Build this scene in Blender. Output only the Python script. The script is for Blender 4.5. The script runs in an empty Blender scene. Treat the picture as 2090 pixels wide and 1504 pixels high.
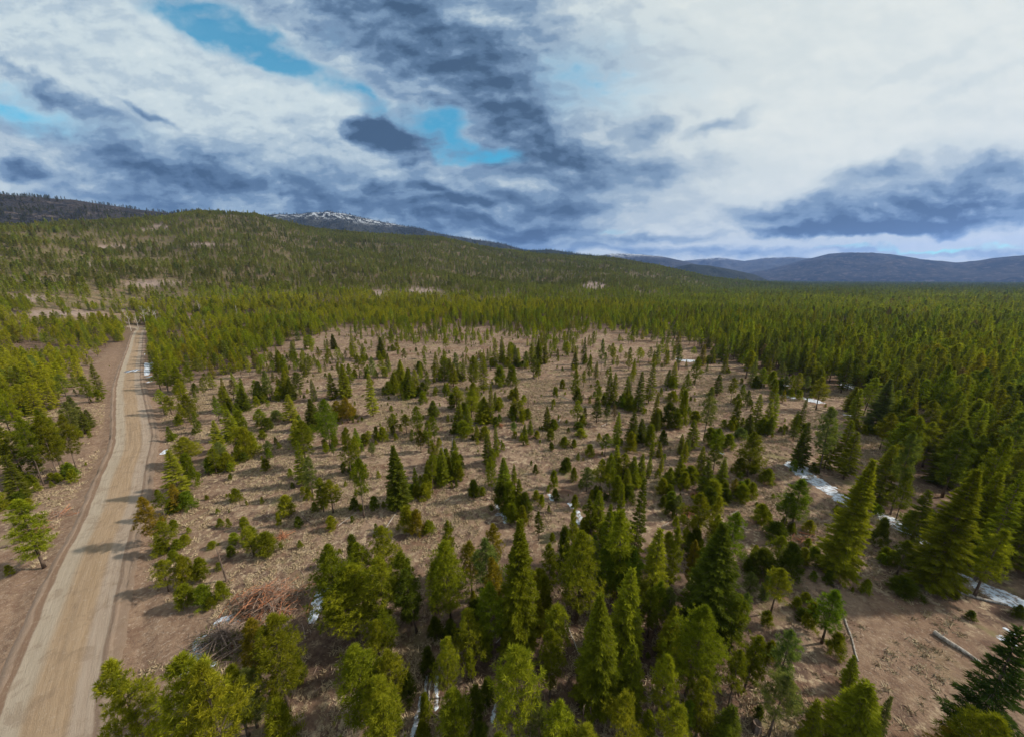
import bpy, math, random
import numpy as np
from mathutils import Vector

# ---------------------------------------------------------------- scene, camera, light
S = bpy.context.scene
C = S.collection
F, PIT, CH = 690.0, math.radians(14.8), 48.0          # focal length in photo pixels, camera pitch, camera height (m)
cam = bpy.data.cameras.new('camera')
cam.sensor_width = 36.0
cam.lens = 36.0 * F / 2090.0
cam.clip_start, cam.clip_end = 0.5, 60000.0
camo = bpy.data.objects.new('camera', cam); C.objects.link(camo)
camo.location = (0, 0, CH)
camo.rotation_euler = (math.pi/2 - PIT, 0, 0)
S.camera = camo
S.view_settings.view_transform = 'Standard'; S.view_settings.look = 'None'
S.view_settings.gamma = 1.0; S.view_settings.use_curve_mapping = False
S.view_settings.exposure = 0.5
S.cycles.max_bounces = 5; S.cycles.diffuse_bounces = 2; S.cycles.transparent_max_bounces = 8
S.cycles.volume_bounces = 0

SUN_EL, SUN_AZ = math.radians(37), math.radians(82)   # azimuth clockwise from +Y
sl = bpy.data.lights.new('sun', 'SUN'); sl.energy = 3.9; sl.angle = math.radians(2.5); sl.color = (1.0, 0.93, 0.82)
so = bpy.data.objects.new('sun', sl); C.objects.link(so)
sd = Vector((math.sin(SUN_AZ)*math.cos(SUN_EL), math.cos(SUN_AZ)*math.cos(SUN_EL), math.sin(SUN_EL)))
so.rotation_euler = sd.to_track_quat('Z', 'Y').to_euler()

def gx(px, py):
    """photo pixel -> direction as (x/y, z/y)"""
    u = (px-1045)/F; v = (752-py)/F
    dy = math.cos(PIT)+v*math.sin(PIT)
    return u/dy, (-math.sin(PIT)+v*math.cos(PIT))/dy

# ---------------------------------------------------------------- world: blue sky with cloud layers
W = bpy.data.worlds.new('World'); S.world = W; W.use_nodes = True
nt = W.node_tree; N = nt.nodes; LK = nt.links; N.clear()
def nd(t, **k):
    n = N.new(t)
    for a, b in k.items(): setattr(n, a, b)
    return n
def mth(op, a, b=None, c=None, clamp=False):
    n = nd('ShaderNodeMath', operation=op, use_clamp=clamp)
    for i, s in enumerate((a, b, c)):
        if s is None: continue
        if isinstance(s, (int, float)): n.inputs[i].default_value = s
        else: LK.new(s, n.inputs[i])
    return n.outputs[0]
geo = nd('ShaderNodeTexCoord'); sep = nd('ShaderNodeSeparateXYZ'); LK.new(geo.outputs['Generated'], sep.inputs[0])
dx, dy, dz = sep.outputs
ady = mth('MAXIMUM', mth('ABSOLUTE', dy), 0.12)
X = mth('DIVIDE', dx, ady); Z = mth('DIVIDE', dz, ady)
cmb = nd('ShaderNodeCombineXYZ'); LK.new(X, cmb.inputs[0]); LK.new(Z, cmb.inputs[1])
zz = mth('ADD', mth('MAXIMUM', dz, 0.0), 0.10)
deck = nd('ShaderNodeCombineXYZ'); LK.new(mth('DIVIDE', dx, zz), deck.inputs[0]); LK.new(mth('DIVIDE', dy, zz), deck.inputs[1])
deck.inputs[2].default_value = 0.3
def noise(vec, scale, det, rough, dist=0.0, off=(0, 0, 0), sc=(1, 1, 1)):
    m = nd('ShaderNodeMapping'); LK.new(vec, m.inputs[0]); m.inputs['Location'].default_value = off; m.inputs['Scale'].default_value = sc
    n = nd('ShaderNodeTexNoise'); LK.new(m.outputs[0], n.inputs['Vector'])
    n.inputs['Scale'].default_value = scale; n.inputs['Detail'].default_value = det
    n.inputs['Roughness'].default_value = rough; n.inputs['Distortion'].default_value = dist
    return n
def vm(op, a, b):
    n = nd('ShaderNodeVectorMath', operation=op)
    for i, s in enumerate((a, b)):
        if isinstance(s, tuple): n.inputs[i].default_value = s
        else: LK.new(s, n.inputs[i])
    return n.outputs[0]
w1 = noise(cmb.outputs[0], 4.0, 3, 0.5, 0.0, (3.1, 1.7, 0), (1, 1.7, 1))
warp = vm('MULTIPLY', vm('SUBTRACT', w1.outputs['Color'], (0.5, 0.5, 0.5)), (0.24, 0.14, 0.0))
w2 = noise(cmb.outputs[0], 14.0, 4, 0.55, 0.0, (8.1, 4.7, 0), (1, 1.5, 1))
warp = vm('ADD', warp, vm('MULTIPLY', vm('SUBTRACT', w2.outputs['Color'], (0.5, 0.5, 0.5)), (0.075, 0.05, 0.0)))
P = vm('ADD', cmb.outputs[0], warp)
# broad cloud bodies: photo px, py, radius x, radius y, tilt (deg, clockwise), strength, softness
DARK = [(760,10,330,110,8,.42,1.6),(880,100,260,150,24,.38,1.6),(1010,190,160,110,30,.36,1.55),(560,330,520,75,4,.16,1.9),(250,335,360,60,8,.18,1.8),(1150,330,330,110,8,.22,1.8),(900,420,420,50,4,.20,1.8),(1250,90,380,160,0,.10,1.8),(795,270,96,42,16,.88,1.25),(728,246,40,22,0,.4,1.3),
 (848,312,58,24,0,.4,1.2),(20,342,62,34,5,.72,1.25),(320,232,60,11,25,.35,1.5),(95,185,160,20,20,.42,1.6),(330,345,130,55,10,.34,1.5),(430,372,130,46,0,.34,1.5),
 (600,388,130,36,5,.42,1.3),(560,345,220,66,0,.18,1.6),(795,372,50,20,15,.50,1.25),(872,375,48,20,20,.55,1.25),(945,414,90,17,8,.66,1.2),(700,418,170,22,0,.38,1.5),
 (880,444,170,20,5,.42,1.4),(1085,262,140,52,22,.50,1.5),(1200,325,170,36,8,.46,1.5),(1300,272,70,28,0,.30,1.6),(1485,256,85,22,-12,.38,1.4),(1110,345,130,35,10,.46,1.5),
 (1150,408,150,24,0,.52,1.4),(1380,345,120,26,-6,.24,1.7),(1090,462,170,22,3,.66,1.3),(960,475,170,16,3,.5,1.4),(1330,486,170,13,0,.46,1.5),(1040,503,240,13,0,.46,1.5),
 (1850,442,360,44,-3,.70,1.25),(1960,378,280,64,-7,.60,1.3),(1740,470,230,20,0,.90,1.15),(1620,418,170,30,-7,.52,1.3),(1780,348,150,30,-12,.40,1.4),(2020,425,200,44,-2,.5,1.3),
 (1180,60,120,90,0,.06,1.7),(1880,130,110,14,-28,.10,1.8),(1980,165,120,14,-25,.08,1.8),(1060,30,110,140,0,.26,1.6),(1800,521,400,9,0,.26,1.8),
 (1290,514,300,10,0,.34,1.8),(400,440,520,26,0,.36,1.7),(200,395,260,24,0,.26,1.7),(250,300,280,24,16,.16,1.8),(620,470,300,24,0,.3,1.7)]
HOLE = [(400,30,140,55,20,.9,1.5),(545,95,180,58,25,1.1,1.3),(660,62,60,34,0,.5,1.5),(745,200,100,38,30,.9,1.4),(895,262,90,66,25,1.1,1.3),(980,312,100,40,5,1.1,1.25),
 (120,245,250,46,8,.46,1.6),(20,220,140,46,0,.34,1.6),(1160,180,190,110,0,.38,1.8),(1230,110,240,120,0,.24,1.9),(2010,508,150,9,-4,.5,1.6),(1780,513,180,6,0,.45,1.6),
 (330,12,90,34,0,.4,1.6),(1250,470,60,7,0,.4,1.6),(700,330,60,20,0,.2,1.8)]
def field(L, vec):
    acc = None
    for (px, py, rx, ry, a, s, soft) in L:
        cx, cz = gx(px, py)
        ex, _ = gx(px+rx, py); _, ez = gx(px, py-ry)
        m = nd('ShaderNodeMapping', vector_type='TEXTURE'); LK.new(vec, m.inputs[0])
        m.inputs['Location'].default_value = (cx, cz, 0); m.inputs['Rotation'].default_value = (0, 0, -math.radians(a))
        m.inputs['Scale'].default_value = (abs(ex-cx), abs(ez-cz), 1)
        l = nd('ShaderNodeVectorMath', operation='LENGTH'); LK.new(m.outputs[0], l.inputs[0])
        r = nd('ShaderNodeMapRange', interpolation_type='SMOOTHSTEP'); LK.new(l.outputs['Value'], r.inputs[0])
        r.inputs[1].default_value = soft; r.inputs[2].default_value = max(0.0, 1.32-soft)*2.2; r.inputs[3].default_value = 0; r.inputs[4].default_value = s
        if acc is None: acc = r.outputs[0]
        else:      # screen-like accumulation keeps overlaps from saturating
            acc = mth('SUBTRACT', mth('ADD', acc, r.outputs[0]), mth('MULTIPLY', mth('MULTIPLY', acc, r.outputs[0]), 0.75))
    return acc
Df = field(DARK, P); Hf = field(HOLE, P)
Q = vm('ADD', cmb.outputs[0], vm('MULTIPLY', warp, (0.30, 0.30, 0.0)))          # noise domain, only gently warped
def fb(off, scale, det, rough, o2=(0, 0, 0), yst=2.0, vec=None):
    v = vec or Q
    if any(o2): v = vm('ADD', v, o2)
    return noise(v, scale, det, rough, 0.0, off, (1, yst, 1)).outputs[0]
n_big = fb((2.0, 5.3, 0), 2.6, 5, 0.50, yst=1.5)
n_puff = fb((1.2, 7.9, 0), 7.5, 7, 0.56)
n_pf2 = fb((1.2, 7.9, 0), 7.5, 7, 0.56, (0.012, 0.016, 0.0))
bil = mth('MULTIPLY', mth('ABSOLUTE', mth('SUBTRACT', fb((6.1, 3.3, 0), 6.0, 5, 0.5), 0.5)), -2.0)     # rounded heads with dark creases
low = nd('ShaderNodeMapRange', interpolation_type='SMOOTHSTEP'); LK.new(Z, low.inputs[0]); low.inputs[1].default_value = 0.34; low.inputs[2].default_value = 0.06
n_bank = fb((9.2, 2.4, 0), 4.2, 6, 0.55, yst=4.6)
veil = nd('ShaderNodeMapRange', interpolation_type='SMOOTHSTEP'); LK.new(X, veil.inputs[0]); veil.inputs[1].default_value = -0.1; veil.inputs[2].default_value = 0.7
veil.inputs[3].default_value = 1.0; veil.inputs[4].default_value = 0.30
nsum = mth('ADD', mth('MULTIPLY', mth('SUBTRACT', n_big, 0.46), 1.0), mth('MULTIPLY', mth('SUBTRACT', n_puff, 0.48), 0.95))
nsum = mth('ADD', nsum, mth('MULTIPLY', mth('ADD', bil, 0.18), 0.45))
nsum = mth('ADD', nsum, mth('MULTIPLY', mth('MULTIPLY', mth('SUBTRACT', n_bank, 0.46), 1.5), low.outputs[0]))
relief = mth('MULTIPLY', mth('SUBTRACT', n_pf2, n_puff), 2.2)     # the side of each billow that faces the sun is brighter
nsum = mth('ADD', nsum, relief)
vv = mth('MAXIMUM', mth('MAXIMUM', veil.outputs[0], mth('MULTIPLY', Df, 1.3)), mth('MULTIPLY', low.outputs[0], 0.65))
amp = mth('MINIMUM', mth('ADD', mth('MULTIPLY', Df, 0.85), 0.38), 1.0)
D = mth('ADD', mth('ADD', mth('MULTIPLY', Df, 0.86), mth('MULTIPLY', vv, 0.13)), mth('MULTIPLY', mth('MULTIPLY', nsum, amp), vv))
ramp = nd('ShaderNodeValToRGB'); LK.new(D, ramp.inputs[0])
cr = ramp.color_ramp; cr.interpolation = 'EASE'
stops = [(0.0, (.77,.85,.84)), (.13, (.66,.76,.78)), (.25, (.51,.62,.69)), (.40, (.335,.455,.575)), (.56, (.20,.31,.45)), (.80, (.100,.175,.285)), (1.0, (.055,.105,.18))]
cr.elements[0].position, cr.elements[0].color = 0.0, (*stops[0][1], 1)
cr.elements[1].position, cr.elements[1].color = 1.0, (*stops[-1][1], 1)
for p, c in stops[1:-1]:
    e = cr.elements.new(p); e.color = (*c, 1)
# the veil is warmer and brighter towards the hidden sun
glow = nd('ShaderNodeVectorMath', operation='DOT_PRODUCT'); LK.new(geo.outputs['Generated'], glow.inputs[0])
_g = Vector((0.95, 1.0, 0.52)).normalized(); glow.inputs[1].default_value = tuple(_g)
gl = nd('ShaderNodeMapRange', interpolation_type='SMOOTHSTEP'); LK.new(glow.outputs['Value'], gl.inputs[0]); gl.inputs[1].default_value = 0.55; gl.inputs[2].default_value = 1.0
def mixc(f, a, b, mode='MIX'):
    n = nd('ShaderNodeMix', data_type='RGBA', blend_type=mode)
    if isinstance(f, (int, float)): n.inputs[0].default_value = f
    else: LK.new(f, n.inputs[0])
    for s, i in ((a, 6), (b, 7)):
        if isinstance(s, tuple): n.inputs[i].default_value = (*s, 1)
        else: LK.new(s, n.inputs[i])
    return n.outputs[2]
cloud = mixc(gl.outputs[0], ramp.outputs[0], mixc(1.0, ramp.outputs[0], (1.08, 1.02, .97), 'MULTIPLY'))
sky = nd('ShaderNodeTexSky', sky_type='NISHITA', sun_disc=False); sky.sun_elevation = SUN_EL; sky.sun_rotation = SUN_AZ
sky.air_density = 1.0; sky.dust_density = 0.4; sky.ozone_density = 2.5
skyb = mixc(1.0, sky.outputs[0], (.20, 1.12, 1.10), 'MULTIPLY')
hole = nd('ShaderNodeMapRange', interpolation_type='SMOOTHSTEP')
LK.new(mth('SUBTRACT', mth('ADD', Hf, mth('MULTIPLY', mth('MULTIPLY', nsum, Hf), -1.3)), mth('MULTIPLY', Df, 0.6)), hole.inputs[0])
hole.inputs[1].default_value = 0.0; hole.inputs[2].default_value = 0.95; hole.inputs[4].default_value = 0.90
# clouds are given in display radiance; the background strength is 0.1, so bring them to sky units
cloud10 = mixc(1.0, cloud, (6.9, 6.9, 6.9), 'MULTIPLY')
bg = nd('ShaderNodeBackground'); bg.inputs[1].default_value = 0.1
hv = mth('MULTIPLY', hole.outputs[0], mth('MINIMUM', mth('ADD', mth('MULTIPLY', fb((4.4, 1.1, 0), 5.0, 6, 0.6), -1.6), 1.88), 1.0))
LK.new(mixc(hv, cloud10, skyb), bg.inputs[0])
out = nd('ShaderNodeOutputWorld'); LK.new(bg.outputs[0], out.inputs[0])

# ---------------------------------------------------------------- noise + terrain height
rng = np.random.default_rng(11); random.seed(5)
_G = rng.random((512, 512))
def vnoise(x, y):
    xi = np.floor(x).astype(int); yi = np.floor(y).astype(int); fx = x-xi; fy = y-yi
    fx = fx*fx*(3-2*fx); fy = fy*fy*(3-2*fy)
    a = _G[xi & 511, yi & 511]; b = _G[(xi+1) & 511, yi & 511]; c = _G[xi & 511, (yi+1) & 511]; d = _G[(xi+1) & 511, (yi+1) & 511]
    return (a*(1-fx)+b*fx)*(1-fy)+(c*(1-fx)+d*fx)*fy
def fbm(x, y, o=4):
    s = 0; a = .5; t = 0
    for k in range(o):
        s = s+a*vnoise(x*2**k+17.3*k, y*2**k+9.1*k); t += a; a *= .5
    return s/t
def smooth(t): t = np.clip(t, 0, 1); return t*t*(3-2*t)
SKY_A = [(-900,452),(-400,458),(0,458),(100,453),(200,450),(330,444),(400,432),(520,437),(620,462),(700,472),(900,484),(1000,506),(1100,518),(1250,526),(1350,545),(1450,566),(1540,576),(1700,590),(2600,590)]
azk, elk = [], []
for px, py in SKY_A:
    a, e = gx(px, py); azk.append(math.atan(a)); elk.append(e/math.sqrt(1+a*a))
azk = np.array(azk); elk = np.array(elk)
def azp(px): return math.atan(gx(px, 570)[0])
fk_a = np.array([azp(p) for p in (-900, 0, 300, 560, 850, 1200, 1400, 1540, 2200)])
FOOT = np.array([260, 400, 540, 520, 580, 640, 900, 1500, 2600.])
RIDGE = np.array([1400, 1500, 1750, 2000, 2300, 2400, 2300, 2400, 3200.])
# road centreline (ground metres), from the two edges seen in the photo
RC = np.array([(-24,-2),(-38,13),(-54.5,28.8),(-65.7,40.5),(-76,51.5),(-85.5,62.5),(-98.5,76),(-117,95.5),(-149.5,124.5),(-182,153.5),(-219,188.5),(-268,236),(-318,284),(-352,317.5),(-372,338),(-398,352),(-436,360)], float)
def catmull(P, n=12):
    o = []
    Q = np.vstack([2*P[0]-P[1], P, 2*P[-1]-P[-2]])
    for i in range(1, len(Q)-2):
        for t in np.linspace(0, 1, n, endpoint=False):
            p0, p1, p2, p3 = Q[i-1], Q[i], Q[i+1], Q[i+2]
            o.append(.5*((2*p1)+(p2-p0)*t+(2*p0-5*p1+4*p2-p3)*t*t+(3*p1-p0-3*p2+p3)*t**3))
    o.append(P[-1]); return np.array(o)
RL = catmull(RC)
def road_d(x, y):
    """signed distance to the road centreline, positive on the side away from the clearing"""
    x = np.asarray(x, float); y = np.asarray(y, float); sh = x.shape; x = x.ravel(); y = y.ravel()
    best = np.full(x.shape, 1e9); sg = np.zeros(x.shape)
    near = (x < 60) & (x > -520) & (y < 470) & (y > -90)
    xs, ys = x[near], y[near]; b = np.full(xs.shape, 1e9); s = np.zeros(xs.shape)
    for i in range(len(RL)-1):
        ax, ay = RL[i]; bx, by = RL[i+1]; vx, vy = bx-ax, by-ay; L2 = vx*vx+vy*vy
        t = np.clip(((xs-ax)*vx+(ys-ay)*vy)/L2, 0, 1); qx = xs-ax-t*vx; qy = ys-ay-t*vy
        d = np.hypot(qx, qy); m = d < b; b[m] = d[m]; s[m] = np.sign(vx*(ys[m]-ay)-vy*(xs[m]-ax))
    best[near] = b; sg[near] = s
    return (best*np.where(sg == 0, 1, sg)).reshape(sh)
def height(x, y):
    x = np.asarray(x, float); y = np.asarray(y, float)
    r = np.hypot(x, y)+1e-6; th = np.arctan2(x, y)
    e = np.interp(th, azk, elk); fo = np.interp(th, fk_a, FOOT); ri = np.interp(th, fk_a, RIDGE)
    back = smooth((np.abs(th)-math.radians(72))/math.radians(60)); 
    top = np.maximum(CH+ri*e-9, 0)*(1-back)
    t = (r-fo)/(ri-fo)
    ramp_ = np.where(t < 1, np.clip(t, 0, 1)**1.12, 1-0.45*smooth((t-1)/1.0))
    ramp_ = ramp_-0.05*np.sin(np.clip(t, 0, 1)*math.pi*2)*1.0
    hill = top*ramp_
    k = smooth((t)*3)*np.clip(top/60, 0, 1)*(1-smooth((t-.75)*4)*.75)
    hill = hill+k*((fbm(x/420, y/420, 3)-.5)*46+(fbm(x/130+9, y/130, 3)-.5)*20+(fbm(x/45+3, y/45, 2)-.5)*6)
    flat = (fbm(x/70+4, y/70, 3)-.5)*1.3*smooth((r-60)/200)+(fbm(x/9, y/9+7, 3)-.5)*.35
    z = hill+flat
    # rocky knobs at the foot of the hill
    for (kx, ky, kr, kh) in KNOBS:
        z = z+kh*np.exp(-(((x-kx)**2+(y-ky)**2)/kr**2))
    d = np.abs(road_d(x, y)); w = smooth((d-4.6)/16)
    zr = np.where(d < 30, -.12, z)
    fl = np.clip(1-d/14, 0, 1)
    z = np.where(d < 22, zr*(1-w)+z*w, z)
    z = z-.25*np.exp(-((d-7.2)/1.3)**2)
    return z
KNOBS = []
def ray(px, py):
    u = (px-1045)/F; v = (752-py)/F
    return np.array([u, math.cos(PIT)+v*math.sin(PIT), -math.sin(PIT)+v*math.cos(PIT)])
def ground(px, py):
    """where the sight line through a photo pixel first meets the ground"""
    d = ray(px, py); d = d/np.linalg.norm(d)
    ts = np.concatenate([np.arange(30, 700, 1.5), np.arange(700, 4500, 8)])
    p = d[None, :]*ts[:, None]; z = CH+p[:, 2]-height(p[:, 0], p[:, 1])
    i = np.argmax(z < 0)
    if z[i] >= 0: i = len(ts)-1
    f_ = z[i-1]/(z[i-1]-z[i]+1e-9); t = ts[i-1]+(ts[i]-ts[i-1])*f_
    return d[0]*t, d[1]*t
def flatpt(px, py):
    d = ray(px, py); t = -CH/d[2]; return np.array([d[0]*t, d[1]*t])
for (px, py, kr, kh) in ((850, 606, 26, 13), (1212, 596, 34, 12), (1480, 500, 60, 5)):
    if py > 580:
        g_ = flatpt(px, py); KNOBS.append((g_[0], g_[1], kr*2.2, kh))
def project(x, y, z):
    dx_, dy_, dz_ = x, y, z-CH
    c_ = dy_*math.cos(PIT)-dz_*math.sin(PIT); v_ = (dy_*math.sin(PIT)+dz_*math.cos(PIT))/c_
    return 1045+F*dx_/c_, 752-F*v_, c_

# ---------------------------------------------------------------- materials
def mat(name):
    m = bpy.data.materials.new(name); m.use_nodes = True; t = m.node_tree; t.nodes.clear()
    return m, t, t.nodes, t.links
class NB:
    def __init__(s, name):
        s.m, s.t, s.n, s.l = mat(name)
    def new(s, ty, **k):
        n = s.n.new(ty)
        for a, b in k.items():
            if a.startswith('i_'):
                pass
            else: setattr(n, a, b)
        return n
    def put(s, sock, v):
        if isinstance(v, (int, float)): sock.default_value = v
        elif isinstance(v, tuple): sock.default_value = (*v, 1) if len(v) == 3 and sock.type == 'RGBA' else v
        else: s.l.new(v, sock)
    def math(s, op, a, b=None, clamp=False):
        n = s.new('ShaderNodeMath', operation=op, use_clamp=clamp); s.put(n.inputs[0], a)
        if b is not None: s.put(n.inputs[1], b)
        return n.outputs[0]
    def mix(s, f, a, b, mode='MIX'):
        n = s.new('ShaderNodeMix', data_type='RGBA', blend_type=mode); s.put(n.inputs[0], f); s.put(n.inputs[6], a); s.put(n.inputs[7], b); return n.outputs[2]
    def noise(s, vec, scale, det=4, rough=.55, dist=0, sc=None, off=None):
        if sc or off:
            mp = s.new('ShaderNodeMapping'); s.l.new(vec, mp.inputs[0])
            if sc: mp.inputs['Scale'].default_value = sc
            if off: mp.inputs['Location'].default_value = off
            vec = mp.outputs[0]
        n = s.new('ShaderNodeTexNoise'); s.l.new(vec, n.inputs['Vector']); n.inputs['Scale'].default_value = scale
        n.inputs['Detail'].default_value = det; n.inputs['Roughness'].default_value = rough; n.inputs['Distortion'].default_value = dist
        return n.outputs[0]
    def rng(s, v, a, b, c=0., d=1., sm=True):
        n = s.new('ShaderNodeMapRange', interpolation_type='SMOOTHSTEP' if sm else 'LINEAR'); s.put(n.inputs[0], v)
        for i, q in zip((1, 2, 3, 4), (a, b, c, d)): n.inputs[i].default_value = q
        return n.outputs[0]
    def attr(s, name, ty='GEOMETRY', o='Color'):
        n = s.new('ShaderNodeAttribute', attribute_type=ty, attribute_name=name); return n.outputs[o]
    def pos(s): return s.new('ShaderNodeNewGeometry').outputs['Position']
    def obj(s): return s.new('ShaderNodeTexCoord').outputs['Object']
    def bsdf(s, col, rough=.9, spec=.1, bump=None, bs=.3, bd=.1):
        b = s.new('ShaderNodeBsdfPrincipled'); s.put(b.inputs['Base Color'], col); s.put(b.inputs['Roughness'], rough)
        b.inputs['Specular IOR Level'].default_value = spec
        if bump is not None:
            k = s.new('ShaderNodeBump'); k.inputs['Strength'].default_value = bs; k.inputs['Distance'].default_value = bd
            s.l.new(bump, k.inputs['Height']); s.l.new(k.outputs[0], b.inputs['Normal'])
        o = s.new('ShaderNodeOutputMaterial'); s.l.new(b.outputs[0], o.inputs[0]); return s.m

# ground: pinkish soil, straw tufts, needle litter with painted stand-floor shade, bare rock
g = NB('ground_soil'); p = g.pos()
msk = g.new('ShaderNodeSeparateColor'); g.l.new(g.attr('mask'), msk.inputs[0])     # R needle litter plus painted floor shade, G bare graded dirt, B pale rock
big = g.noise(p, .045, 4, .55); med = g.noise(p, .32, 5, .65, .3); fin = g.noise(p, 1.6, 5, .7); vf = g.noise(p, 6.0, 3, .7)
c = g.mix(g.rng(big, .35, .68), (.192,.122,.082), (.245,.168,.115))
c = g.mix(g.rng(med, .46, .60), c, (.112,.070,.052))
sp_ = g.noise(p, .72, 5, .78, .4, None, (7, 3, 0))
c = g.mix(g.math('MULTIPLY', g.rng(sp_, .50, .60), g.rng(g.noise(p, .09, 3, .6, 0, None, (3, 9, 0)), .35, .58, .25, .95)), c, (.385,.295,.195))
c = g.mix(g.math('MULTIPLY', g.rng(fin, .54, .64), .55), c, (.085,.056,.045))
c = g.mix(g.math('MULTIPLY', g.rng(g.noise(p, .12, 4, .65, 0, None, (40, 3, 0)), .56, .66), .7), c, (.19,.165,.075))
c = g.mix(g.math('MULTIPLY', g.rng(g.noise(p, .09, 5, .7, .3, None, (20, 33, 0)), .53, .62), .6), c, (.135,.072,.046))
grad_ = g.mix(g.rng(g.noise(p, .5, 5, .7, .2), .38, .62), (.235,.155,.104), (.160,.098,.066)); grad_ = g.mix(g.rng(g.noise(p, 2.2, 4, .8), .52, .66), grad_, (.33,.25,.185)); grad_ = g.mix(g.math('MULTIPLY', g.rng(g.noise(p, 1.1, 4, .8, 0, None, (9, 9, 0)), .54, .64), .7), grad_, (.11,.07,.05))
c = g.mix(msk.outputs[1], c, grad_)
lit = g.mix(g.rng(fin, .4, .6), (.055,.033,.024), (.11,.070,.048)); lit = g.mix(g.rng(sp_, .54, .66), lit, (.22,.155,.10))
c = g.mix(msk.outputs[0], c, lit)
c = g.mix(g.math('MULTIPLY', g.attr('brushy', 'GEOMETRY', 'Fac'), g.rng(g.noise(p, .06, 5, .7, .3), .40, .56, .25, .95)), c, (.098,.090,.036))
rock = g.mix(g.rng(g.noise(p, .25, 5, .7), .35, .65), (.31,.24,.20), (.18,.135,.115))
c = g.mix(msk.outputs[2], c, rock)
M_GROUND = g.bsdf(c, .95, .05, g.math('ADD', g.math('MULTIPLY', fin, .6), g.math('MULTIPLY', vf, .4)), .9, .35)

g = NB('gravel_road'); uv = g.new('ShaderNodeUVMap').outputs[0]
su = g.new('ShaderNodeSeparateXYZ'); g.l.new(uv, su.inputs[0]); u_ = su.outputs[0]; p = g.pos()
st = g.noise(uv, 1.0, 5, .65, .15, (16, .10, 1)); st2 = g.noise(uv, 1.0, 4, .6, .1, (5, .012, 1), (3, 8, 0)); gr = g.noise(p, 9.0, 3, .8)
wob = g.math('ADD', u_, g.math('ADD', g.math('MULTIPLY', g.math('SUBTRACT', g.noise(uv, 1.0, 4, .6, 0, (0.2, .045, 1)), .5), .09), g.math('MULTIPLY', g.math('SUBTRACT', g.noise(uv, 1.0, 4, .7, 0, (8, .5, 1)), .5), .05)))
tan = g.mix(g.rng(st, .35, .65), (.262,.180,.110), (.305,.216,.138)); tan = g.mix(g.rng(st2, .5, .7), tan, (.215,.150,.097))
grey = g.mix(g.rng(st, .3, .7), (.295,.238,.175), (.33,.27,.204))
pink = g.mix(g.rng(st, .3, .7), (.270,.205,.152), (.31,.243,.186))
c = g.mix(g.rng(wob, .27, .37), grey, tan); c = g.mix(g.rng(wob, .64, .72), c, pink)
c = g.mix(g.rng(u_, .855, .875), c, (.19,.13,.092)); c = g.mix(g.rng(u_, .90, .925), c, (.25,.18,.13)); c = g.mix(g.rng(u_, .955, .975), c, (.20,.14,.10))
c = g.mix(g.rng(u_, .125, .10), c, (.165,.105,.07)); c = g.mix(g.rng(u_, .06, .04), c, (.25,.175,.125))
c = g.mix(g.math('MULTIPLY', g.rng(g.noise(p, .35, 5, .7, .6), .50, .64), .45), c, (.175,.118,.078)); c = g.mix(g.math('MULTIPLY', g.rng(g.noise(p, 1.8, 4, .8), .55, .68), .4), c, (.36,.29,.22)); c = g.mix(g.math('MULTIPLY', g.rng(gr, .60, .74), .55), c, (.46,.40,.33)); c = g.mix(g.math('MULTIPLY', g.rng(gr, .42, .30), .35), c, (.20,.14,.10))
M_ROAD = g.bsdf(c, .9, .12, g.math('ADD', gr, g.math('MULTIPLY', st, 1.2)), .9, .12)

def foliage(name, hue_jit=.0):
    g = NB(name); t = g.attr('tint', 'INSTANCER'); v = g.attr('leaf', 'GEOMETRY', 'Fac')
    c = g.mix(1.0, t, g.mix(v, (.48,.54,.50), (1.62,1.50,1.15)), 'MULTIPLY')
    d = g.new('ShaderNodeBsdfDiffuse'); g.put(d.inputs[0], c)
    tr = g.new('ShaderNodeBsdfTranslucent'); g.put(tr.inputs[0], g.mix(1.0, c, (1.15,1.15,.55), 'MULTIPLY'))
    mx = g.new('ShaderNodeMixShader'); mx.inputs[0].default_value = .40; g.l.new(d.outputs[0], mx.inputs[1]); g.l.new(tr.outputs[0], mx.inputs[2])
    o = g.new('ShaderNodeOutputMaterial'); g.l.new(mx.outputs[0], o.inputs[0]); return g.m
M_LEAF = foliage('conifer_needles')
def bark(name, a, b):
    g = NB(name); p = g.obj(); n = g.noise(p, 3.0, 4, .7, 0, (1, 1, .25)); return g.bsdf(g.mix(g.rng(n, .35, .65), a, b), .9, .1, n, .6, .05)
M_BARK = bark('pine_bark', (.085,.06,.045), (.20,.145,.11))
M_PALE = bark('weathered_wood', (.17,.145,.12), (.42,.37,.32))
M_DRY = bark('dry_wood', (.15,.10,.075), (.32,.23,.175))
M_RUST = bark('rust_brown_slash', (.24,.085,.038), (.40,.19,.105))
M_TWIG = bark('grey_twigs', (.42,.36,.31), (.56,.50,.45))
g = NB('straw_grass'); c = g.mix(g.new('ShaderNodeObjectInfo').outputs['Random'], (.30,.225,.135), (.44,.345,.22)); M_STRAW = g.bsdf(c, .9, .1)
g = NB('old_snow'); p = g.pos(); n = g.noise(p, 1.3, 5, .7); M_SNOW = g.bsdf(g.mix(g.rng(n, .46, .60), (.52,.57,.64), (.20,.16,.14)), .6, .3, n, .4, .1)
g = NB('puddle_water'); M_WATER = g.bsdf(g.mix(g.rng(g.noise(g.pos(), .8, 4), .4, .6), (.10,.08,.06), (.2,.17,.14)), .07, .7)

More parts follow.
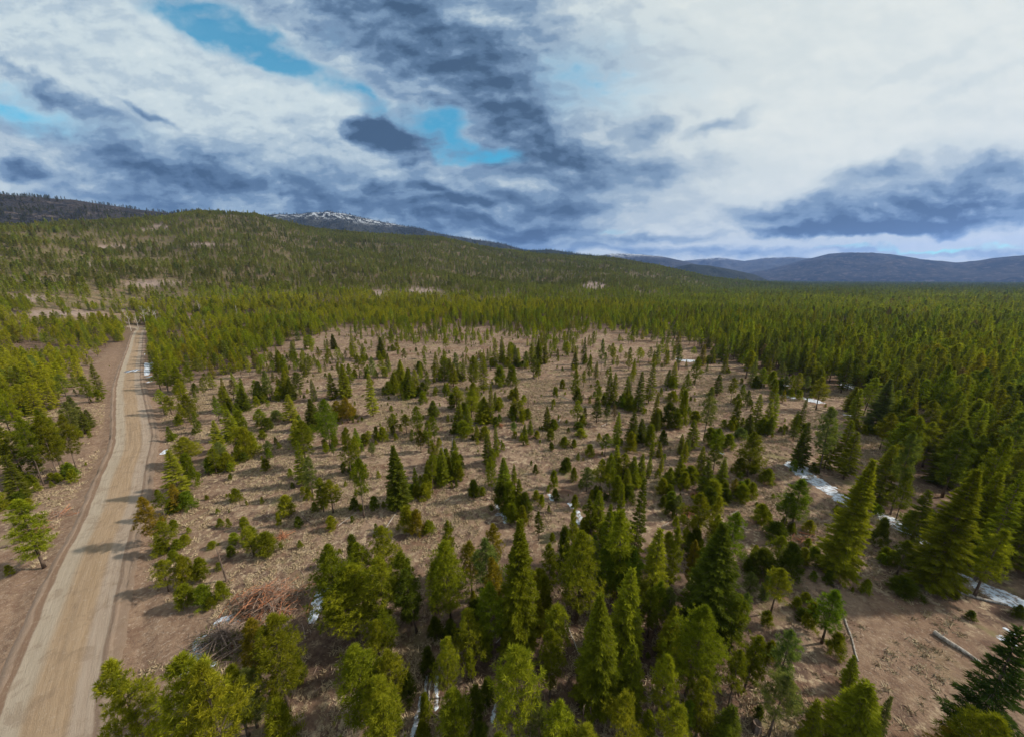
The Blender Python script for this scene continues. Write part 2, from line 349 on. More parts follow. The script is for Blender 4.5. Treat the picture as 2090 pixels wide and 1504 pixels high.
def distant(name, a, b, snow_h=None, snow_n=.5, sc=.004, rock=None):
    g = NB(name); p = g.pos(); n = g.noise(p, sc, 6, .7); m = g.noise(p, sc*6, 5, .75)
    c = g.mix(g.rng(n, .35, .65), a, b); c = g.mix(g.math('MULTIPLY', g.rng(m, .45, .65), .6), c, tuple(x*.45 for x in a))
    if rock: c = g.mix(g.math('MULTIPLY', g.rng(g.noise(p, sc*4, 5, .7, .4), .54, .62), .8), c, rock)
    if snow_h:
        z = g.new('ShaderNodeSeparateXYZ'); g.l.new(p, z.inputs[0])
        hh = g.rng(z.outputs[2], snow_h[0], snow_h[1]); k = g.noise(p, sc*3.5, 6, .75, .5)
        k = g.math('ADD', k, g.math('MULTIPLY', g.math('SUBTRACT', g.noise(p, sc*14, 4, .8), .5), .45))
        f = g.math('MULTIPLY', hh, g.rng(k, snow_n, snow_n+.07)); c = g.mix(f, c, (.62,.66,.72))
    return g.bsdf(c, .95, .02, g.math('ADD', n, m), 1.0, 38.0)

# ---------------------------------------------------------------- mesh helpers
def mk_mesh(name, verts, faces, mats, attrs=None, smooth_=False, midx=None):
    me = bpy.data.meshes.new(name)
    verts = np.asarray(verts, np.float32); 
    if isinstance(faces, np.ndarray):
        k = faces.shape[1]; nf = len(faces)
        me.vertices.add(len(verts)); me.vertices.foreach_set('co', verts.ravel())
        me.loops.add(nf*k); me.loops.foreach_set('vertex_index', faces.astype(np.int32).ravel())
        me.polygons.add(nf); me.polygons.foreach_set('loop_start', np.arange(0, nf*k, k, dtype=np.int32))
        me.update(calc_edges=True)
    else: me.from_pydata([tuple(v) for v in verts], [], faces)
    for m in mats: me.materials.append(m)
    if midx is not None: me.polygons.foreach_set('material_index', np.asarray(midx, np.int32))
    for an, (ty, dom, arr) in (attrs or {}).items():
        a = me.attributes.new(an, ty, dom); key = 'color' if 'COLOR' in ty else ('vector' if ty == 'FLOAT_VECTOR' else 'value')
        a.data.foreach_set(key, np.asarray(arr, np.float32).ravel())
    me.polygons.foreach_set('use_smooth', np.full(len(me.polygons), smooth_))
    me.validate(); me.update()
    return me
def link(name, me, parent=None, loc=None, rz=0, sc=None):
    o = bpy.data.objects.new(name, me); C.objects.link(o)
    if parent is not None: o.parent = parent
    if loc is not None: o.location = loc
    o.rotation_euler = (0, 0, rz)
    if sc is not None: o.scale = sc
    return o
def tag(o, label=None, cat=None, group=None, kind=None):
    if label: o['label'] = label
    if cat: o['category'] = cat
    if group: o['group'] = group
    if kind: o['kind'] = kind
    return o
def tube(path, rad, n=5, cap=True):
    """tapered tube along a list of points"""
    path = np.asarray(path, float); V = []; Fc = []
    for i, q in enumerate(path):
        t = path[min(i+1, len(path)-1)]-path[max(i-1, 0)]; t = t/(np.linalg.norm(t)+1e-9)
        a = np.cross(t, (0, 0, 1.) if abs(t[2]) < .9 else (1., 0, 0)); a /= np.linalg.norm(a); b = np.cross(t, a)
        for k in range(n):
            an = 2*math.pi*k/n; V.append(q+rad[i]*(math.cos(an)*a+math.sin(an)*b))
    for i in range(len(path)-1):
        for k in range(n): Fc.append((i*n+k, i*n+(k+1) % n, (i+1)*n+(k+1) % n, (i+1)*n+k))
    if cap: Fc += [tuple(range(n-1, -1, -1)), tuple((len(path)-1)*n+k for k in range(n))]
    return V, Fc
class MB:
    def __init__(s): s.v = []; s.f = []
    def add(s, V, Fc):
        o = len(s.v); s.v += [tuple(q) for q in V]; s.f += [tuple(i+o for i in f) for f in Fc]
    def tube(s, path, rad, n=5): s.add(*tube(path, rad, n))
    def mesh(s, name, m, smooth_=False): return mk_mesh(name, s.v, s.f, [m], smooth_=smooth_)

# ---------------------------------------------------------------- ground sheet
ri = [4.0]
while ri[-1] < 300: ri.append(ri[-1]*1.0135)
while ri[-1] < 14000: ri.append(ri[-1]*1.022)
rr = np.array(ri)
th = np.radians(np.concatenate([np.arange(-180, -66, 4), np.arange(-66, 66.01, .26), np.arange(70, 180, 4)]))
RR, TH = np.meshgrid(rr, th, indexing='ij'); GX = RR*np.sin(TH); GY = RR*np.cos(TH); GZ = height(GX, GY)
GZ = GZ-np.where(RR > 4500, (RR-4500)*.004, 0)
nr, na = RR.shape
idx = np.arange(nr*na).reshape(nr, na)
q = np.stack([idx[:-1, :], idx[1:, :], np.roll(idx, -1, 1)[1:, :], np.roll(idx, -1, 1)[:-1, :]], -1).reshape(-1, 4)
V = np.stack([GX, GY, GZ], -1).reshape(-1, 3)
px_, py_, pc_ = project(V[:, 0], V[:, 1], V[:, 2])
inview = pc_ > 1
def blob(cx, cy, rx, ry, rot=0, pw=1.0):
    a = math.radians(rot); ex = (px_-cx)*math.cos(a)+(py_-cy)*math.sin(a); ey = -(px_-cx)*math.sin(a)+(py_-cy)*math.cos(a)
    return smooth(1.6-1.2*np.sqrt((ex/rx)**2+(ey/ry)**2))*inview
# where trees stand densely, in photo coordinates of their feet (0..9), rows = y, columns every 110 px
DROWS = {300:'66666666666666666666', 430:'77777778888888888888', 460:'77888899999999999999', 500:'66677899999999999999', 540:'55667899999999999999',
 580:'55567899988988999999', 610:'55557899977888989999', 630:'65568999988899999999', 650:'55437999878789899999', 665:'88779966656678974599',
 690:'88899934434457899999', 710:'88699622244446899999', 740:'88399311222233699999', 780:'98074321111123568999', 830:'96024321111111016999',
 880:'96014310110011002999', 940:'63003110000011003999', 1000:'20000000000000000689', 1060:'00000000000000000259', 1120:'00000000111120000039',
 1180:'00000000112221000005', 1300:'00000000122221000000', 1400:'00000000122221000000', 1500:'00000000122210000000', 3000:'00000000000000000000'}
_ys = np.array(sorted(DROWS)); _D = np.array([[float(c) for c in DROWS[y]] for y in _ys])
def density(px, py):
    fx = np.clip(px/110., 0, 18.999); ix = fx.astype(int); fx = fx-ix
    iy = np.clip(np.searchsorted(_ys, py, side='right')-1, 0, len(_ys)-2); fy = np.clip((py-_ys[iy])/(_ys[iy+1]-_ys[iy]), 0, 1)
    return (_D[iy, ix]*(1-fx)+_D[iy, ix+1]*fx)*(1-fy)+(_D[iy+1, ix]*(1-fx)+_D[iy+1, ix+1]*fx)*fy
rd = np.full(len(V), 1e9); nearm = np.hypot(V[:, 0], V[:, 1]) < 600
rd[nearm] = road_d(V[nearm, 0], V[nearm, 1])
litter_shade = np.where(inview, smooth((density(px_, py_)-4)/4)*.75, .4)
litter_shade = np.maximum(litter_shade, .85*blob(1200, 1300, 380, 170))  # lower stand: beyond real needle litter, this darkening paints in shade under the trees
litter_shade = np.maximum(litter_shade, .85*blob(640, 1300, 110, 140, 20)); litter_shade = np.maximum(litter_shade, .9*blob(545, 1250, 90, 45, -15)); litter_shade = np.maximum(litter_shade, .8*blob(455, 1310, 70, 60, -30))
litter_shade = np.maximum(litter_shade, .5*blob(1000, 1400, 250, 90)); litter_shade = np.maximum(litter_shade, .55*blob(60, 960, 110, 40))
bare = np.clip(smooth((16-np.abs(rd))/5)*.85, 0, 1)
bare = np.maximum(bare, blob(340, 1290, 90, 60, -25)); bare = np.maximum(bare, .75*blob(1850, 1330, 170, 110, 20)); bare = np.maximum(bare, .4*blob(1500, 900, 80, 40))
litter_shade = litter_shade*(1-bare*.7)
rockm = np.zeros(len(V))
for (cx, cy, rx, ry) in ((862, 597, 42, 11), (775, 600, 30, 8), (1212, 584, 30, 10), (845, 478, 20, 4), (300, 470, 18, 5), (330, 462, 26, 4), (620, 459, 28, 3), (120, 640, 90, 7), (310, 580, 60, 8), (230, 505, 40, 4),
                         (100, 575, 80, 6), (400, 655, 45, 8), (60, 610, 50, 8), (200, 540, 60, 5), (420, 500, 40, 4), (940, 466, 22, 4)):
    rockm = np.maximum(rockm, blob(cx, cy, rx, ry))
mask = np.stack([litter_shade, bare, rockm*.8, np.ones(len(V))], -1)
brushy = np.where(inview, np.clip(smooth((640-py_)/25)+.5*smooth((330-px_)/60)*smooth((720-py_)/60), 0, 1)*.7, .3)*(1-rockm)
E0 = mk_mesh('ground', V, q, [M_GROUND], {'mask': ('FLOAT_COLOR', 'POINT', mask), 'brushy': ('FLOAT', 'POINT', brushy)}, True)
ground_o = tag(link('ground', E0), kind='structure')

# ---------------------------------------------------------------- gravel road with windrows, and its wet patch
def resample(P, step):
    d = np.concatenate([[0], np.cumsum(np.hypot(*np.diff(P, axis=0).T))]); s = np.arange(0, d[-1], step)
    return np.stack([np.interp(s, d, P[:, 0]), np.interp(s, d, P[:, 1])], -1), s
RP, RS = resample(RL, 1.2)
T_ = np.gradient(RP, axis=0); T_ /= np.hypot(T_[:, 0], T_[:, 1])[:, None]; NR = np.stack([T_[:, 1], -T_[:, 0]], -1)   # towards the clearing
prof = [(-5.9, -.45), (-5.1, .02), (-4.7, .16), (-4.3, .05), (-3.2, .06), (-1.6, .10), (-.6, .12), (.4, .12), (1.4, .10), (2.3, .06), (3.3, .04), (3.9, .05), (4.3, .20), (4.65, .06), (5.0, .16), (5.9, -.45)]
RV, RUV = [], []
for i, (c_, n_) in enumerate(zip(RP, NR)):
    w_ = 1-.14*smooth((RS[i]-180)/200)
    for (o_, z_) in prof:
        jit = (vnoise(np.array(RS[i]/3.), np.array(o_*3.+5))-.5)*(.5 if abs(o_) > 3.8 else 0)
        x, y = c_+n_*(o_*w_+jit); zj = (vnoise(np.array(RS[i]*.8), np.array(o_*2.+50))-.5)*(.12 if abs(o_) > 3.8 else .02)
        RV.append((x, y, z_+zj+.02)); RUV.append((min(max((o_+5)/10, 0), 1), RS[i]))
m_ = len(prof); idx = np.arange(len(RV)).reshape(-1, m_)
rq = np.stack([idx[:-1, :-1], idx[:-1, 1:], idx[1:, 1:], idx[1:, :-1]], -1).reshape(-1, 4)
rme = mk_mesh('dirt_road', RV, rq, [M_ROAD], smooth_=True)
uvl = rme.uv_layers.new(name='UVMap'); uvl.data.foreach_set('uv', np.asarray(RUV, np.float32)[rq.ravel()].ravel())
tag(link('dirt_road', rme), kind='structure')

# ---------------------------------------------------------------- far mountains (each a ridge with its own distance)
RIDGEPTS = {}
def ridge(name, prof_, r0, depth, m, rough=.1, base=0., seed=0):
    pxs = np.array([p[0] for p in prof_], float); pys = np.array([p[1] for p in prof_], float)
    a = np.array([gx(p, q)[0] for p, q in prof_]); e = np.array([gx(p, q)[1] for p, q in prof_]); az = np.arctan(a); el = e/np.sqrt(1+a*a)
    A = np.arange(az[0], az[-1], .0022); n = 44; D_ = np.linspace(-1, 1.2, n)
    AA, DD = np.meshgrid(A, D_, indexing='ij')
    R_ = r0+DD*depth; H_ = np.interp(AA, az, el)*r0+CH
    ends = smooth((AA-az[0])/.06)*smooth((az[-1]-AA)/.06)
    x = R_*np.sin(AA); y = R_*np.cos(AA)
    sh = np.where(DD < 0, 1-np.abs(DD)**1.25, 1-.8*np.abs(DD)**1.5); sp = 1-np.abs(2*fbm(x/(depth*.45)+seed, y/(depth*.45), 4)-1)
    z = base+(H_-base)*np.clip(sh, 0, 1)*ends+(sp-.72)*rough*(H_-base)*(1-np.exp(-(DD/.25)**2))*np.clip(1.2-np.abs(DD), 0, 1)*2+(fbm(x/120+seed, y/120, 3)-.5)*.035*H_
    z = np.where(np.abs(DD) >= 1, base-30, z)
    i_ = np.arange(AA.size).reshape(AA.shape); qq = np.stack([i_[:-1, :-1], i_[1:, :-1], i_[1:, 1:], i_[:-1, 1:]], -1).reshape(-1, 4)
    RIDGEPTS[name] = (x, y, z, DD)
    return tag(link(name, mk_mesh(name, np.stack([x, y, z], -1).reshape(-1, 3), qq, [m], smooth_=True)), kind='structure')
ridge('dark_mountain', [(-260,405),(-120,398),(0,398),(60,402),(150,409),(230,420),(290,429),(350,434),(410,429),(460,436),(560,452),(640,470),(760,500)], 3000, 1100,
      distant('burnt_slope', (.040,.040,.038), (.075,.066,.058), sc=.006, rock=(.145,.115,.10)), .18, 0, 3)
ridge('snowy_mountain', [(440,470),(520,442),(560,438),(620,437),(670,433),(700,436),(740,445),(800,456),(850,466),(900,478),(960,488),(1020,497),(1080,513),(1140,516),(1200,524),(1280,540),(1400,566)], 4600, 1600,
      distant('snow_slope', (.035,.042,.042), (.06,.062,.055), (600, 720), .50, .0045), .28, 0, 8)
ridge('forested_mountain', [(980,530),(1030,512),(1080,511),(1120,510),(1170,517),(1230,523),(1300,533),(1420,560),(1480,572)], 3900, 700,
      distant('dark_forest_slope', (.035,.045,.03), (.06,.065,.045), sc=.006), .25, 0, 21)
ridge('far_snowy_mountain', [(1120,545),(1200,525),(1250,518),(1300,519),(1350,524),(1400,534),(1450,548),(1500,568)], 8200, 1800,
      distant('far_snow_slope', (.035,.04,.045), (.07,.07,.075), (440, 600), .46, .004), .3, 0, 31)
ridge('low_forested_hill', [(1330,566),(1380,545),(1410,539),(1450,543),(1500,552),(1545,562),(1600,572)], 5200, 900,
      distant('hill_forest', (.03,.036,.024), (.05,.055,.04), sc=.006), .3, 0, 41)
ridge('blue_mountain', [(1340,560),(1400,532),(1470,526),(1520,533),(1560,527),(1620,525),(1680,530),(1760,545),(1860,566)], 13500, 2600,
      distant('far_slope', (.05,.055,.06), (.09,.09,.09), (580, 720), .5, .0022), .34, 0, 55)
ridge('long_mountain', [(1480,562),(1560,552),(1640,531),(1690,519),(1720,516),(1770,516),(1820,519),(1880,529),(1950,537),(2010,531),(2060,524),(2110,521),(2250,515),(2500,520),(2900,560)], 10500, 2600,
      distant('blue_slope', (.018,.024,.028), (.058,.054,.050), (560, 640), .54, .0030, rock=(.11,.09,.08)), .42, 0, 63)

# ---------------------------------------------------------------- conifers
def tris_mesh(name, cen, dirs, size, width, var, m):
    """leaf-sized triangles: base at cen, tip along dirs"""
    cen = np.asarray(cen); dirs = np.asarray(dirs); n = len(cen)
    up = rng.normal(size=(n, 3)); s = np.cross(dirs, up); s /= np.linalg.norm(s, axis=1)[:, None]+1e-9
    a = cen-s*(width/2)[:, None]; b = cen+s*(width/2)[:, None]; t = cen+dirs*size[:, None]
    V = np.stack([a, b, t], 1).reshape(-1, 3); Fq = np.arange(3*n).reshape(-1, 3)
    return V, Fq, np.repeat(var, 3)
def unit(v): return v/(np.linalg.norm(v, axis=-1, keepdims=True)+1e-9)
def conifer(kind, H, R, cb, nb, lod, seed):
    """returns crown (V, F, leaf) and wood MB. kind: pine | fir | bush"""
    r = np.random.default_rng(seed); wood = MB()
    bend = r.normal(0, .012*H, 2)
    def axis(t): return np.array([bend[0]*t*t, bend[1]*t*t, H*t])
    ns = 7 if lod == 0 else 4
    if kind != 'bush':
        ts = np.linspace(0, .97, 7 if lod == 0 else 4)
        wood.tube([axis(t) for t in ts], [.0105*H*(1-t)**.85*(1.3 if t == 0 else 1)+.012 for t in ts], ns if lod < 2 else 3)
    cen, dr, sz, wd, vr = [], [], [], [], []
    blade = {0: 1.0, 1: 1.9, 2: 3.6}[lod]
    lobe = r.random(8)*2*math.pi
    for i in range(nb):
        t = cb+(1-cb)*((i+r.random())/nb)**.92
        az = i*2.39996+r.normal(0, .35)
        s_ = (t-cb)/(1-cb)
        if kind == 'pine':
            L = R*(min(1, (s_+.10)/.30)**.6)*(1-s_**2.1)**.85*(.42+.78*r.random()**.8)*(1+.20*math.sin(2*az+lobe[0]+4*s_)); rise = .05+.45*s_+.1*r.normal()
        elif kind == 'fir':
            L = R*((1-s_)*.38+.62*(1-s_**2.2))*(.74+.34*r.random())*(1+.10*math.sin(3*az+lobe[1]))*(min(1, (s_+.06)/.14)); rise = -.18+.55*s_+.05*r.normal()
        else:
            L = R*(1-s_)**.55*(.55+.6*r.random()); rise = .25+.6*s_
        L = max(L, .06*R)
        a0 = axis(t); d = np.array([math.cos(az), math.sin(az), rise]); d /= np.linalg.norm(d); tip = a0+d*L+np.array([0, 0, (.10 if kind == 'pine' else -.06)*L])
        if kind != 'bush' and lod == 0: wood.tube([a0, (a0+tip)/2+np.array([0, 0, .02*L]), tip], [.010*H*(1-t)*.5+.012, .018, .006], 3)
        side = np.array([-d[1], d[0], 0.]); side /= np.linalg.norm(side)
        bv = r.random()
        if kind in ('pine', 'bush'):
            m = max(3, int((4+L*4.6)/(1, 1.5, 3.0)[lod])); k = (20, 9, 3)[lod]; ts_ = .30+.70*r.random(m)**.75
            if R > 2.6: m = int(m*.75)
            if lod == 2: m = 2; ts_ = np.array([.55, .95])
            tr = .31 if kind == 'pine' else .24
            for tt in ts_:
                cc = a0+(tip-a0)*tt+side*r.normal(0, .26)*L*tt+np.array([0, 0, r.normal(.04, .13)*L])
                tuftv = np.clip(.5*bv+.5*r.random(), 0, 1)
                dd = unit(r.normal(size=(k, 3))*.75+d*.55+np.array([0, 0, .55]))
                cen.append(cc+dd*.05*(r.random(k)[:, None]+.2)*3); dr.append(dd); ln = tr*(.75+.5*r.random(k))*(1 if lod == 0 else (1.25 if lod == 1 else 1.9)); sz.append(ln); wd.append(ln*(.17, .30, .55)[lod]); vr.append(np.clip(tuftv+r.normal(0, .16, k), 0, 1))
        else:
            m = max(3, int((3+L/.17)/(1, 2.0, 4.5)[lod]))
            for j in range(m):
                tt = .12+.88*(j+.5)/m; cc = a0+(tip-a0)*tt; spread = (.55*L*(1-tt)+.20)*(.8+.4*r.random())
                for sg in (-1, 1):
                    dd0 = unit(d*.75+side*sg*.95+np.array([0, 0, -.16])); kk = (4, 3, 1)[lod]
                    for q_ in range(kk):
                        o = cc+dd0*spread*(q_/max(kk, 1))*.85
                        dd = unit(dd0+r.normal(0, .28, 3)+d*.35)
                        cen.append(o[None]); dr.append(dd[None]); ln = np.array([(.32, .46, .95)[lod]*(.75+.5*r.random())*(.7+.3*R/2.2)]); sz.append(ln); wd.append(ln*(.28, .40, .60)[lod]); vr.append(np.array([np.clip(.45*bv+.35*tt+.3*r.random(), 0, 1)]))
    # leader and inner fill
    k = (26, 12, 5)[lod]
    for q_ in range(k):
        t = 1-.10*q_/k; dd = unit(r.normal(0, .5, 3)+np.array([0, 0, 1.])); cen.append(axis(t)[None]); dr.append(dd[None]); ln = np.array([.34*(1, 1.3, 2)[lod]]); sz.append(ln); wd.append(ln*.3); vr.append(np.array([.6+.4*r.random()]))
    V, Fq, var = tris_mesh('', np.concatenate(cen), np.concatenate(dr), np.concatenate(sz), np.concatenate(wd), np.concatenate(vr), None)
    return (V, Fq, var), wood
SPEC = {'pine': [(12, 1.9, .32, 66), (12, 1.75, .20, 74), (12, 2.1, .42, 58), (12, 1.6, .28, 64), (12, 2.3, .24, 76), (17, 3.3, .20, 165)],
        'fir': [(12, 2.2, .05, 140), (12, 1.9, .09, 125), (12, 2.4, .03, 150), (12, 2.0, .14, 120), (22, 4.4, .04, 330)],
        'bush': [(3, 1.15, .02, 50), (3, .9, .05, 46), (3, 1.4, .0, 60), (3, 1.0, .06, 44)]}
PROTO, LOWSRC = {}, {}
for kd, specs in SPEC.items():
    for i, (H, R, cb, nb) in enumerate(specs):
        for lod in (0, 1, 2):
            nn = nb if lod == 0 else (int(nb*.8) if lod == 1 else int(nb*.42))
            (V, Fq, var), wood = conifer(kd, H, R, cb, nn, lod, 100+i*7+len(kd))
            if lod == 0:
                PROTO[kd, i] = (mk_mesh('crown', V, Fq, [M_LEAF], {'leaf': ('FLOAT', 'POINT', var)}), wood.mesh('trunk', M_BARK, True) if kd != 'bush' else None)
            else:
                wv = np.array(wood.v) if wood.v else np.zeros((0, 3)); fs = [tuple(int(a) for a in f) for f in Fq]+[tuple(a+len(V) for a in f) for f in wood.f]
                me = mk_mesh('far_conifer', np.vstack([V, wv]), fs, [M_LEAF, M_BARK], {'leaf': ('FLOAT', 'POINT', np.concatenate([var, np.full(len(wv), .5)]))}, midx=[0]*len(Fq)+[1]*len(wood.f))
                LOWSRC[kd, i, lod] = me
TONE = {'y': (.215,.228,.018), 'g': (.152,.172,.014), 'd': (.092,.112,.015), 'e': (.135,.182,.018), 'b': (.150,.180,.055), 'o': (.205,.165,.018), 'k': (.040,.062,.018), 'r': (.115,.085,.06)}
